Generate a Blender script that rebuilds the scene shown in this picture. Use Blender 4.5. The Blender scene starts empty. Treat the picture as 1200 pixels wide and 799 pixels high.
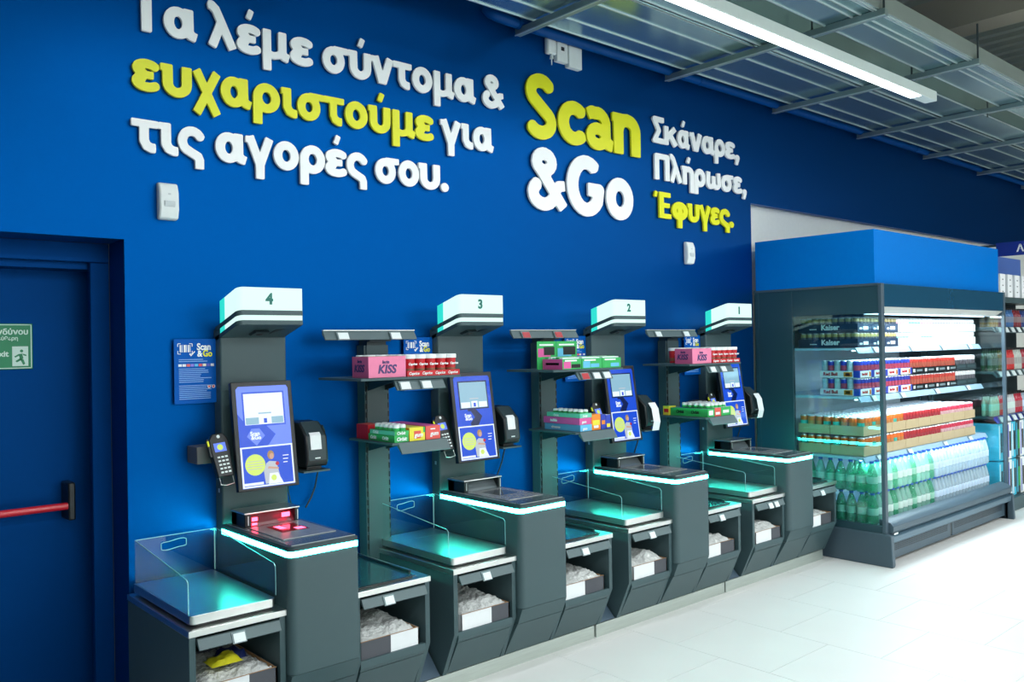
import bpy, math, random
import numpy as np
from mathutils import Vector, Matrix
random.seed(7)
SC = bpy.context.scene
COL = SC.collection
PI = math.pi

# ------------------------------------------------------------------ camera
YAW, PIT, ROL, FPX = 0.72514, 0.00530, -0.01720, 1009.85
CAM_Y, CAM_Z = -4.069, 1.70
_f = np.array([math.sin(YAW)*math.cos(PIT), math.cos(YAW)*math.cos(PIT), math.sin(PIT)])
_r = np.array([math.cos(YAW), -math.sin(YAW), 0.0]); _u = np.cross(_r, _f)
r2 = math.cos(ROL)*_r + math.sin(ROL)*_u
u2 = -math.sin(ROL)*_r + math.cos(ROL)*_u
cd = bpy.data.cameras.new('camera'); cam = bpy.data.objects.new('camera', cd); COL.objects.link(cam)
cd.sensor_fit = 'HORIZONTAL'; cd.sensor_width = 36.0; cd.lens = FPX*36.0/1200.0
cd.clip_start = 0.05; cd.clip_end = 100
cam.matrix_world = Matrix(((r2[0], u2[0], -_f[0], 0), (r2[1], u2[1], -_f[1], CAM_Y), (r2[2], u2[2], -_f[2], CAM_Z), (0, 0, 0, 1)))
SC.camera = cam

# ------------------------------------------------------------------ world and exposure
w = bpy.data.worlds.new('world'); SC.world = w; w.use_nodes = True
bg = w.node_tree.nodes['Background']; bg.inputs[0].default_value = (0.50, 0.62, 0.68, 1); bg.inputs[1].default_value = 0.05
SC.view_settings.view_transform = 'Standard'; SC.view_settings.look = 'None'
SC.view_settings.exposure = 0.0; SC.view_settings.gamma = 1.0; SC.view_settings.use_curve_mapping = False
# light levels (the lamps themselves are built further down by linear_light())
LAMP_COL = (0.94, 0.972, 1.0)
NEAR_W, ROW_W = 18.0, 56.0      # watts per 3 m of lamp, near row / store rows
STRIP_E, HEAD_E, FRIDGE_W = 32.0, 1.05, 20.0

# ------------------------------------------------------------------ materials
def lin(r, g, b):
    f = lambda v: (v/255/12.92) if v/255 <= .04045 else ((v/255+.055)/1.055)**2.4
    return (f(r), f(g), f(b))
MATS = {}
def mat(name, col, rough=.5, metal=0., spec=.5, noise=.04, scale=40., bump=0., em=None, es=0., trans=0., coat=0., aniso=None):
    if name in MATS: return MATS[name]
    m = bpy.data.materials.new(name); m.use_nodes = True; MATS[name] = m
    nt = m.node_tree; b = nt.nodes['Principled BSDF']
    b.inputs['Roughness'].default_value = rough; b.inputs['Metallic'].default_value = metal
    b.inputs['Specular IOR Level'].default_value = spec
    b.inputs['Coat Weight'].default_value = coat
    tc = nt.nodes.new('ShaderNodeTexCoord'); nz = nt.nodes.new('ShaderNodeTexNoise')
    mp = nt.nodes.new('ShaderNodeMapping')
    if aniso: mp.inputs['Scale'].default_value = aniso
    nt.links.new(tc.outputs['Object'], mp.inputs[0]); nt.links.new(mp.outputs[0], nz.inputs['Vector'])
    nz.inputs['Scale'].default_value = scale; nz.inputs['Detail'].default_value = 3
    mr = nt.nodes.new('ShaderNodeMapRange'); mr.inputs['To Min'].default_value = 1-noise; mr.inputs['To Max'].default_value = 1+noise
    nt.links.new(nz.outputs['Fac'], mr.inputs['Value'])
    mx = nt.nodes.new('ShaderNodeVectorMath'); mx.operation = 'SCALE'
    mx.inputs[0].default_value = col; nt.links.new(mr.outputs[0], mx.inputs['Scale'])
    nt.links.new(mx.outputs[0], b.inputs['Base Color'])
    if bump:
        bp = nt.nodes.new('ShaderNodeBump'); bp.inputs['Strength'].default_value = bump; bp.inputs['Distance'].default_value = .002 if bump < .5 else .02
        nt.links.new(nz.outputs['Fac'], bp.inputs['Height']); nt.links.new(bp.outputs[0], b.inputs['Normal'])
    if em:
        b.inputs['Emission Color'].default_value = (*em, 1); b.inputs['Emission Strength'].default_value = es
    if trans: b.inputs['Transmission Weight'].default_value = trans
    return m
def glass(name, tint=(1, 1, 1), ior=1.5, rough=0.0):
    m = bpy.data.materials.new(name); m.use_nodes = True; MATS[name] = m
    nt = m.node_tree; nt.nodes.clear()
    out = nt.nodes.new('ShaderNodeOutputMaterial'); mix = nt.nodes.new('ShaderNodeMixShader')
    tr = nt.nodes.new('ShaderNodeBsdfTransparent'); tr.inputs[0].default_value = (*tint, 1)
    gl = nt.nodes.new('ShaderNodeBsdfGlossy'); gl.inputs['Roughness'].default_value = rough
    fr = nt.nodes.new('ShaderNodeFresnel'); ge = nt.nodes.new('ShaderNodeNewGeometry'); mr = nt.nodes.new('ShaderNodeMapRange')
    mr.inputs['To Min'].default_value = ior; mr.inputs['To Max'].default_value = 1/ior   # same reflectance from both sides of the pane
    nt.links.new(ge.outputs['Backfacing'], mr.inputs['Value']); nt.links.new(mr.outputs[0], fr.inputs[0])
    nt.links.new(fr.outputs[0], mix.inputs[0]); nt.links.new(tr.outputs[0], mix.inputs[1]); nt.links.new(gl.outputs[0], mix.inputs[2])
    nt.links.new(mix.outputs[0], out.inputs[0]); return m
def semi(name, col, alpha, rough=.15):
    m = mat(name, col, rough=rough, spec=.6)
    m.node_tree.nodes['Principled BSDF'].inputs['Alpha'].default_value = alpha; return m

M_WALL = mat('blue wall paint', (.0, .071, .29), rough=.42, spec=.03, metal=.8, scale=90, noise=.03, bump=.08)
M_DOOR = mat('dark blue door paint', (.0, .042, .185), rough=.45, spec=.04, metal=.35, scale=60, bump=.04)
M_GREYWALL = mat('pale grey wall', lin(235, 238, 232), rough=.8)
M_WHITE = mat('white lettering', lin(246, 248, 248), rough=.4, noise=.01)
M_YEL = mat('yellow lettering', (.80, .80, .004), rough=.4, noise=.01)
M_DARK = mat('dark slate powder coat', (.050, .092, .102), rough=.42, spec=.45, scale=300, noise=.06, bump=.05)
M_DARK2 = mat('darker slate metal', (.030, .050, .058), rough=.4, spec=.4, scale=200, noise=.06)
M_BLACK = mat('black plastic', (.008, .011, .013), rough=.35, spec=.5)
M_STEEL = mat('brushed stainless steel', (.76, .78, .76), rough=.30, metal=1.0, scale=30, noise=.06, aniso=(1, 25, 25))
M_PLINTH = mat('satin steel plinth', (.50, .56, .52), rough=.38, metal=.6, scale=8, noise=.15, aniso=(1, 4, 14))
M_TILE = mat('pale floor tile', lin(228, 229, 226), rough=.42, spec=.4, scale=3, noise=.03)
M_GROUT = mat('tile joint grout', lin(170, 184, 182), rough=.8)
M_GALV = mat('galvanised duct metal', (.33, .50, .53), rough=.22, metal=.85, scale=2.2, noise=.22)
M_GALVS = mat('galvanised duct side', (.34, .40, .38), rough=.45, metal=.5, scale=3, noise=.15)
M_SEAM = mat('bright folded duct seam', (.70, .78, .78), rough=.3, metal=.6)
M_STRUT = mat('zinc strut', (.28, .36, .37), rough=.4, metal=.6, scale=20, noise=.1)
M_ROOF = mat('dark ribbed roof deck', (.34, .38, .33), rough=.7)
M_ROOF2 = mat('brown roof beam', (.40, .37, .30), rough=.7)
M_PIPE = mat('blue painted pipe', (.0, .055, .23), rough=.45, spec=.15)
M_LAMPBODY = mat('white lamp housing', lin(214, 226, 224), rough=.5)
M_DIFF = mat('lamp diffuser', (.9, .9, .9), em=(.93, .99, 1.0), es=5.0)
M_STRIP = mat('cyan led strip', (.1, .8, .7), em=(.05, 1.0, .80), es=STRIP_E)
M_HEAD = mat('glowing white head panel', (.06, .09, .085), em=(.70, 1.0, .92), es=HEAD_E)
M_HEADT = mat('glowing teal head edge', (.02, .1, .1), em=(.03, .78, .66), es=.95)
M_NUM = mat('dark green numeral', (.01, .16, .13), rough=.5)
M_GLASS = glass('clear glass pane', tint=(.93, .985, .98))
M_GEDGE = mat('polished glass edge', (.30, .62, .66), rough=.1, spec=.8)
M_FGLASS = glass('fridge side glass', tint=(.78, .93, .94), ior=1.62)
M_TAG = mat('white electronic price tag', lin(222, 232, 232), rough=.35)
M_TAGR = mat('red price tag print', (.45, .03, .04), rough=.4)
M_TAGF = mat('price tag casing', (.20, .27, .29), rough=.4)
M_RAIL = mat('grey price rail', (.09, .135, .145), rough=.45)
M_MAT = mat('smooth dark glass tray mat', (.02, .06, .075), rough=.12, spec=.7)
M_CARTW = mat('white carton board', lin(232, 236, 238), rough=.7, noise=.02)
M_CARTG = mat('grey carton board', (.075, .08, .095), rough=.7)
M_CARTB = mat('raw brown board', lin(180, 140, 100), rough=.8)
M_BAG = mat('crumpled pale plastic film', lin(232, 236, 234), rough=.18, spec=.9, noise=.14, scale=38, bump=1.0)
M_BAGY = mat('yellow printed plastic bag', (.62, .58, .02), rough=.3, noise=.3, scale=40)
M_REDG = mat('red scanner lamp', (.8, .02, .05), em=(1.0, .05, .10), es=9)
M_REDG2 = mat('dim red scanner glass', (.05, .02, .025), rough=.08, spec=.8, em=(1.0, .03, .08), es=.10)
M_SGLASS = mat('smoked scanner glass', (.10, .12, .13), rough=.06, spec=.9)
M_SCANTOP = mat('worn scanner plate', (.42, .44, .45), rough=.25, metal=.5, noise=.2, scale=30)
M_BLUEBOX = mat('bright blue fridge header', (.0, .165, .58), rough=.45, spec=.06)
M_FRIDGE = mat('dark teal fridge enamel', (.020, .060, .078), rough=.3, spec=.5)
M_FRIDGE2 = mat('grey fridge enamel', (.055, .092, .12), rough=.4, spec=.5)
M_FRIN = mat('white fridge lining', (.75, .85, .9), rough=.6)
M_SHELFM = mat('pale blue fridge shelf', (.45, .62, .75), rough=.4)
M_LEDW = mat('cold white led tube', (.9, .95, 1), em=(.78, .93, 1.0), es=9)
M_RED = mat('red safety bar', (.62, .015, .03), rough=.25, spec=.6, coat=.4)
M_GREEN = mat('green safety sign', (.005, .22, .09), rough=.45)
M_SIGNW = mat('pale sign print', lin(205, 230, 220), rough=.5)
M_PLASTW = mat('white device plastic', lin(225, 232, 232), rough=.4)
M_KRAFT = mat('kraft carton', lin(196, 176, 138), rough=.85)
M_PAPER = mat('white receipt paper', lin(235, 238, 240), rough=.7)
M_POST = mat('blue info poster', (.0, .10, .46), rough=.4, spec=.1)
M_POSTT = mat('pale blue small print', (.25, .48, .85), rough=.5)
def emat(name, col, s): return mat(name, tuple(.06*v for v in col), rough=.15, spec=.5, em=col, es=s)
S_BLUE = emat('screen blue', (.012, .085, .72), .95)
S_LILAC = emat('screen periwinkle', (.12, .21, .85), 1.25)
S_WHITE = emat('screen white', (.76, .86, .95), 1.1)
S_PALE = emat('screen pale cyan', (.30, .55, .70), .9)
S_YEL = emat('screen lime', (.62, .80, .16), 1.05)
S_SKIN = emat('screen skin tone', (.60, .36, .26), 1.0)
S_HAIR = emat('screen blond hair', (.42, .25, .10), 1.0)
S_GREY = emat('screen shirt grey', (.50, .56, .62), 1.0)
S_DARK = emat('screen dark blue', (.003, .02, .16), .5)
S_RED = emat('screen red', (.7, .02, .06), .7)

# ------------------------------------------------------------------ mesh helpers
class MB:
    def __init__(s): s.v = []; s.f = []; s.m = []
    def add(s, vs, fs, m=0):
        o = len(s.v); s.v += [tuple(map(float, p)) for p in vs]
        for f in fs: s.f.append([o+i for i in f]); s.m.append(m)
        return s
    def box(s, x0, x1, y0, y1, z0, z1, m=0):
        v = [(x0,y0,z0),(x1,y0,z0),(x1,y1,z0),(x0,y1,z0),(x0,y0,z1),(x1,y0,z1),(x1,y1,z1),(x0,y1,z1)]
        return s.add(v, [(0,3,2,1),(4,5,6,7),(0,1,5,4),(1,2,6,5),(2,3,7,6),(3,0,4,7)], m)
    def extr(s, pts, vec, m=0):
        n = len(pts); a = [Vector(p) for p in pts]; b = [p+Vector(vec) for p in a]
        return s.add(a+b, [tuple(range(n-1,-1,-1)), tuple(range(n, 2*n))]+[(i,(i+1)%n,n+(i+1)%n,n+i) for i in range(n)], m)
    def prism_x(s, prof, x0, x1, m=0):   # profile of (y,z), clockwise or not
        return s.extr([(x0, y, z) for y, z in prof], (x1-x0, 0, 0), m)
    def prism_z(s, out, z0, z1, m=0):
        return s.extr([(x, y, z0) for x, y in out], (0, 0, z1-z0), m)
    def frus(s, c, r0, r1, z0, z1, n=12, m=0, cap=True):
        a = [(c[0]+r0*math.cos(2*PI*i/n), c[1]+r0*math.sin(2*PI*i/n), z0) for i in range(n)]
        b = [(c[0]+r1*math.cos(2*PI*i/n), c[1]+r1*math.sin(2*PI*i/n), z1) for i in range(n)]
        fs = [(i,(i+1)%n,n+(i+1)%n,n+i) for i in range(n)]
        if cap: fs += [tuple(range(n-1,-1,-1)), tuple(range(n,2*n))]
        return s.add(a+b, fs, m)
    def lathe(s, c, prof, n=12, mi=None):   # prof: (r,z,mat)
        vs = []; fs = []
        for r, z, *_ in prof:
            vs += [(c[0]+r*math.cos(2*PI*i/n), c[1]+r*math.sin(2*PI*i/n), c[2]+z) for i in range(n)]
        o = len(s.v); s.v += vs
        for k in range(len(prof)-1):
            mm = prof[k][2] if len(prof[k]) > 2 else 0
            for i in range(n):
                s.f.append([o+k*n+i, o+k*n+(i+1)%n, o+(k+1)*n+(i+1)%n, o+(k+1)*n+i]); s.m.append(mm)
        s.f.append([o+(len(prof)-1)*n+i for i in range(n)]); s.m.append(prof[-1][2] if len(prof[-1]) > 2 else 0)
        s.f.append([o+i for i in range(n-1, -1, -1)]); s.m.append(prof[0][2] if len(prof[0]) > 2 else 0)
        return s
    def tube(s, path, r, n=8, m=0):
        P = [Vector(p) for p in path]; rings = []
        for i, p in enumerate(P):
            d = (P[min(i+1, len(P)-1)]-P[max(i-1, 0)]).normalized()
            a = d.orthogonal().normalized() if i == 0 else (rings[-1][1]-d*rings[-1][1].dot(d)).normalized()
            b = d.cross(a)
            rings.append(([p+a*r*math.cos(2*PI*k/n)+b*r*math.sin(2*PI*k/n) for k in range(n)], a))
        vs = [q for rg in rings for q in rg[0]]; L = len(P)
        fs = [(k*n+i, k*n+(i+1)%n, (k+1)*n+(i+1)%n, (k+1)*n+i) for k in range(L-1) for i in range(n)]
        fs += [tuple(range(n-1,-1,-1)), tuple((L-1)*n+i for i in range(n))]
        return s.add(vs, fs, m)
    def poly(s, pts, m=0): return s.add(pts, [tuple(range(len(pts)))], m)
    def mesh(s, name, mats, T=None):
        me = bpy.data.meshes.new(name)
        vs = s.v if T is None else [tuple(T @ Vector(p)) for p in s.v]
        me.from_pydata(vs, [], s.f)
        mats = mats if isinstance(mats, (list, tuple)) else [mats]
        for m in mats: me.materials.append(m)
        me.polygons.foreach_set('material_index', s.m); me.update()
        return me
    def build(s, name, mats, parent=None, bevel=0, smooth=0, base=None, kind=None):
        off = rootloc(parent) if parent else (Vector(base) if base else base_of(s.v))
        me = s.mesh(name, mats, Matrix.Translation(-off))
        fix(me)
        o = bpy.data.objects.new(name, me); COL.objects.link(o)
        if parent: o.parent = parent
        else: o.location = off
        if bevel:
            b = o.modifiers.new('bevel', 'BEVEL'); b.width = bevel; b.segments = 2; b.limit_method = 'ANGLE'; b.angle_limit = .6
        if smooth or bevel:
            me.polygons.foreach_set('use_smooth', [True]*len(me.polygons))
            me.set_sharp_from_angle(angle=smooth or .6)
        if kind: o['kind'] = kind
        return o
import bmesh
def fix(me):
    bm = bmesh.new(); bm.from_mesh(me); bmesh.ops.recalc_face_normals(bm, faces=bm.faces); bm.to_mesh(me); bm.free()
def base_of(v):
    xs = [p[0] for p in v]; ys = [p[1] for p in v]; zs = [p[2] for p in v]
    return Vector(((min(xs)+max(xs))/2, (min(ys)+max(ys))/2, min(zs)))
def rootloc(p):
    v = Vector((0, 0, 0))
    while p: v = v+p.location; p = p.parent
    return v
def B(name, m, dims, parent=None, bevel=0, kind=None): return MB().box(*dims).build(name, m, parent, bevel, kind=kind)
def thing(name, loc, label, cat, group=None):
    o = bpy.data.objects.new(name, None); COL.objects.link(o); o.location = loc; o.empty_display_size = .1
    return tag(o, label, cat, group)
def tag(o, label, cat, group=None, kind=None):
    o['label'] = label; o['category'] = cat
    if group: o['group'] = group
    if kind: o['kind'] = kind
    return o
def struct(o): o['kind'] = 'structure'; return o
def clone(o, d, label=None, group=None, parent=None):
    c = o.copy(); COL.objects.link(c)
    if parent: c.parent = parent
    else:
        c.location = o.location+Vector(d)
        if label: c['label'] = label
        if group: c['group'] = group
    for ch in [x for x in KIDS.get(o.name, ())] if o.name in KIDS else list(o.children): clone(ch, d, parent=c)
    return c
KIDS = {}

TXT = {}
def text_obj(name, body, m, size, p, facing, parent, bold=.02, depth=.0008, align='LEFT', xs=1., shear=0.):
    """flat print as thin raised lettering; p = baseline start, facing '-Y', '-X' or a 4x4 matrix"""
    key = (body, bold, align, shear)
    if key not in TXT:
        c = bpy.data.curves.new('print', 'FONT'); c.body = body; c.size = 1; c.offset = bold; c.align_x = align; c.extrude = .004; c.resolution_u = 3; c.shear = shear
        o = bpy.data.objects.new('print', c); COL.objects.link(o); bpy.context.view_layer.update()
        me = bpy.data.meshes.new_from_object(o.evaluated_get(bpy.context.evaluated_depsgraph_get())); bpy.data.objects.remove(o)
        TXT[key] = ([tuple(v.co) for v in me.vertices], [tuple(q.vertices) for q in me.polygons]); bpy.data.meshes.remove(me)
    vs, fs = TXT[key]
    if facing == '-Y': T = Matrix(((size*xs,0,0,p[0]),(0,0,-depth/.004,p[1]),(0,size,0,p[2]),(0,0,0,1)))
    elif facing == '-X': T = Matrix(((0,0,-depth/.004,p[0]),(-size*xs,0,0,p[1]),(0,size,0,p[2]),(0,0,0,1)))
    else: T = facing @ Matrix(((size*xs,0,0,p[0]),(0,size,0,p[1]),(0,0,depth/.004,p[2]),(0,0,0,1)))
    b = MB(); b.add([tuple(T @ Vector(v)) for v in vs], fs)
    return b.build(name, m, parent)

# ------------------------------------------------------------------ structure
def wall_rect(b, x0, x1, z0, z1): b.box(x0, x1, 0, .22, z0, z1)
b = MB(); wall_rect(b, 1.275, 6.31, 0, 3.95); wall_rect(b, -2.2, .10, 0, 3.95); wall_rect(b, .10, 1.275, 2.21, 3.95)
b.box(6.31, 15, 0, .05, 2.86, 3.95); W = struct(b.build('wall_back', M_WALL))
struct(B('wall_back', M_WALL, (-2.2, 15, 0, .22, 3.95, 5.25)))
struct(B('wall_recess', M_GREYWALL, (6.31, 15, .07, .3, 0, 3.2)))
struct(B('wall_front_reflector', M_GREYWALL, (-3, 26, -13.2, -13, 0, 5.25)))  # unseen pale wall behind the camera, added for the blue wall to reflect
# floor: screed with tiles in running bond, each its own piece
FL = struct(B('floor', M_GROUT, (-3, 15, -13, .6, -.05, -.006)))
tile = MB().box(-.2985, .2985, -.2985, .2985, -.006, 0).mesh('tile', M_TILE); fix(tile)
nt_ = 0; rest = MB()
for i in range(-5, 17):
    for j in range(-20, 2):
        x = 5.10+.6*i+.3; y = -1.31+.6*j+(.3 if i % 2 else 0)
        if y < -3.9 or x > 14 or y > .1 or x < 2.2 or x > 9.8+abs(y):
            rest.box(x-.2985, x+.2985, y-.2985, y+.2985, -.006, 0); continue
        t = bpy.data.objects.new('tile', tile); COL.objects.link(t); t.parent = FL
        t.location = Vector((x, y, 0))-FL.location; nt_ += 1
rest.build('tile', M_TILE, FL)['kind'] = 'stuff'
# roof far above with ribs and beams
RF = struct(B('ceiling', M_ROOF, (-3, 26, -13, 4, 5.25, 5.32)))
for i in range(80):
    if -1 < i: B('roof_rib', M_ROOF, (4+i*.26, 4.1+i*.26, -13, 3.8, 5.19, 5.25), RF)
for x in (5.5, 9.2, 12.9, 16.6): B('roof_beam', M_ROOF2, (x, x+.35, -13, 3.8, 4.85, 5.19), RF)

# door recess, frame and leaf
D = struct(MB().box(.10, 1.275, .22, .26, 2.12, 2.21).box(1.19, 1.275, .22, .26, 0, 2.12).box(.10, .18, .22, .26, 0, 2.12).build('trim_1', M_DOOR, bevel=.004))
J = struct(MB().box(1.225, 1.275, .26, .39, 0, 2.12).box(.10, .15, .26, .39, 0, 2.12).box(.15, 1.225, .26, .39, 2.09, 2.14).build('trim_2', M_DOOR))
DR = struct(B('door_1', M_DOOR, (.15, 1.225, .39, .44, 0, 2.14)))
struct(B('baseboard_door', M_DOOR, (1.255, 1.2745, .0, .22, 0, .10)))
pb = thing('panic_bar', (.65, .39, .95), 'red horizontal push bar across the blue door with black end bracket', 'door bar')
MB().tube([(.2, .30, .992), (1.10, .30, .992)], .017, 16).build('bar', M_RED, pb, smooth=.8)
MB().prism_z([(1.095, .39), (1.135, .39), (1.132, .28), (1.10, .28)], .925, 1.10).build('end_bracket', M_BLACK, pb, bevel=.008)
MB().prism_z([(.19, .39), (.23, .39), (.225, .28), (.195, .28)], .925, 1.10).build('end_bracket', M_BLACK, pb, bevel=.008)
sg = thing('exit_sign', (.8, .39, 1.63), 'green emergency exit sign with running figure on the blue door', 'sign')
B('sign_plate', M_GREEN, (.56, .985, .384, .39, 1.63, 1.84), sg, .003)
MB().box(.565, .98, .3825, .384, 1.832, 1.836).box(.565, .98, .3825, .384, 1.634, 1.638).box(.976, .98, .3825, .384, 1.634, 1.836).build('border', M_SIGNW, sg)
text_obj('lettering', 'Έξοδος κινδύνου', M_SIGNW, .036, (.967, .383, 1.79), '-Y', sg, bold=.03, align='RIGHT')
text_obj('lettering', 'Κρατήστε ελεύθερη', M_SIGNW, .024, (.925, .383, 1.764), '-Y', sg, align='RIGHT')
text_obj('lettering', 'Exit', M_SIGNW, .036, (.885, .383, 1.69), '-Y', sg, bold=.03, align='RIGHT')
B('door_symbol', M_SIGNW, (.90, .965, .3825, .384, 1.645, 1.735), sg)
r = MB(); Yq = .382
for pts in ([(.925,1.70),(.94,1.702),(.945,1.68),(.932,1.672)], [(.93,1.68),(.945,1.676),(.952,1.655),(.944,1.65)], [(.93,1.68),(.936,1.672),(.918,1.662),(.912,1.668)], [(.925,1.70),(.93,1.694),(.912,1.684),(.908,1.689)], [(.94,1.702),(.945,1.694),(.958,1.69),(.956,1.697)]):
    r.extr([(x, Yq, z) for x, z in pts], (0, .0006, 0))
r.extr([(.938+.007*math.cos(a*PI/4), Yq, 1.714+.007*math.sin(a*PI/4)) for a in range(8)], (0, .0006, 0))
r.build('running_figure', M_GREEN, sg)

# ------------------------------------------------------------------ wall lettering (stroke glyphs traced into solid outlines)
def A(cx, cy, rx, ry, a0, a1, n=14):
    return [(cx+rx*math.cos(math.radians(a0+(a1-a0)*i/n)), cy+ry*math.sin(math.radians(a0+(a1-a0)*i/n))) for i in range(n+1)]
R_ = .148
acc = lambda x: ([(x-.03, 1.19), (x+.09, 1.50)], .10)
tail = [(.20, .36), (.26, .19), (.42, .13), (.55, .13)]
def stemR(x, top=1.0): return ([(x, top), (x, .30), (x+.07, .17), (x+.24, .12)], R_)
GL = {
 'Τ': [([(0, 1.28), (1.05, 1.28)], .13), ([(.525, 1.28), (.525, 0)], .17)],
 'α': [(A(.42, .5, .27, .36, 0, 360, 24), R_), stemR(.72)],
 'λ': [([(.0, 1.36), (.12, 1.35), (.26, 1.24), (.84, .02)], R_), ([(.45, .85), (.12, .0)], R_)],
 'ε': [(A(.50, .71, .33, .16, 20, 262, 14), .14), (A(.50, .30, .35, .16, 98, 338, 14), .14), ([(.4, .52), (.72, .52)], .12)],
 'μ': [([(.16, 1), (.16, -.40)], R_), ([(.2, .18), (.42, .13), (.62, .2), (.74, .38)], .12), stemR(.72)],
 'σ': [(A(.44, .47, .29, .34, 0, 360, 24), R_), ([(.45, .87), (1.02, .87)], .115)],
 'υ': [([(.0, .885), (.2, .885)], .11), ([(.21, 1.0), (.21, .42)]+A(.49, .42, .28, .29, 180, 360, 12)+[(.77, 1.0)], R_)],
 'ν': [([(.0, .885), (.2, .885)], .11), ([(.17, 1), (.46, .03)], R_), ([(.82, 1), (.50, .03)], R_), ([(.40, .08), (.56, .08)], .08)],
 'τ': [([(0, .88), (.86, .88)], .115), ([(.40, .88), (.40, .34), (.48, .19), (.62, .13), (.76, .13)], R_)],
 'ο': [(A(.45, .5, .30, .36, 0, 360, 26), R_)],
 '&': [(A(.45, 1.08, .22, .19, 0, 360, 18), .14), ([(.33, .92), (1.0, .08)], .14), (A(.42, .38, .30, .25, 120, 335, 14), R_), ([(.62, .18), (.86, .58), (1.04, .60)], .12)],
 'χ': [([(.05, 1.0), (.82, -.40)], .155), ([(.83, 1.0), (.05, -.40)], .155)],
 'ρ': [([(.17, -.42), (.17, .55)], R_), (A(.47, .5, .30, .36, 0, 360, 24), R_)],
 'ι': [([(.0, .885), (.18, .885)], .11), ([(.22, 1), (.22, .34), (.30, .19), (.44, .13), (.58, .13)], R_)],
 'γ': [([(.0, .885), (.18, .885)], .11), ([(.15, 1), (.50, .08)], R_), ([(.86, 1), (.52, .08)], R_), ([(.51, .2), (.51, -.42)], R_)],
 'ς': [(A(.47, .52, .32, .34, 22, 232, 16)+[(.45, .16), (.66, .06), (.71, -.06), (.71, -.34)], R_)],
 '.': [([(.17, .15), (.19, .15)], .18)],
 ',': [([(.17, .17), (.19, .17)], .17), ([(.24, .14), (.10, -.24)], .10)],
 'κ': [([(.16, 0), (.16, 1)], R_), ([(.22, .42), (.78, .96)], .145), ([(.40, .60), (.84, .03)], .15)],
 'Σ': [([(.94, 1.25), (.18, 1.25), (.55, .68), (.18, .13), (.98, .13)], .14)],
 'Π': [([(.16, 0), (.16, 1.24), (.84, 1.24), (.84, 0)], R_)],
 'η': [([(.0, .885), (.18, .885)], .11), ([(.21, 0), (.21, 1)], R_), (A(.48, .60, .27, .26, 180, 0, 12)+[(.75, -.42)], R_)],
 'ω': [([(.18, .96), (.14, .40)]+A(.35, .36, .21, .23, 180, 360, 10)+[(.56, .75)], .135), ([(.56, .75), (.56, .36)]+A(.77, .36, .21, .23, 180, 360, 10)+[(.98, .40), (.94, .96)], .135)],
 'φ': [(A(.52, .5, .35, .35, 0, 360, 24), R_), ([(.52, .9), (.52, -.42)], .14)],
 'Έ': [([(.40, 0), (.40, 1.38)], .16), ([(.40, 1.25), (1.05, 1.25)], .125), ([(.40, .69), (.98, .69)], .12), ([(.40, .125), (1.08, .125)], .125), ([(-.02, 1.08), (.06, 1.38)], .09)],
 'S': [(A(.50, 1.04, .32, .25, 25, 225, 14)+[(.5, .70)]+A(.48, .37, .34, .25, 42, -155, 14), .155)],
 'c': [(A(.48, .5, .32, .36, 42, 318, 20), .155)],
 'a': [([(.08, .80), (.22, .87)]+A(.42, .62, .28, .25, 110, 0, 10)+[(.70, .28), (.76, .17), (.92, .13)], R_), (A(.41, .31, .25, .19, 0, 360, 20), .14)],
 'n': [([(.0, .885), (.18, .885)], .11), ([(.20, 0), (.20, 1)], .155), (A(.49, .60, .28, .26, 180, 0, 12)+[(.77, 0)], .155)],
 'G': [(A(.58, .69, .40, .56, 48, 322, 22)+[(.94, .62), (.62, .62)], .16)],
 'o': [(A(.47, .5, .31, .36, 0, 360, 26), .16)],
}
GL['έ'] = GL['ε']+[acc(.48)]; GL['ύ'] = GL['υ']+[acc(.50)]; GL['ά'] = GL['α']+[acc(.46)]; GL['ή'] = GL['η']+[acc(.48)]
GCACHE = {}
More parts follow.
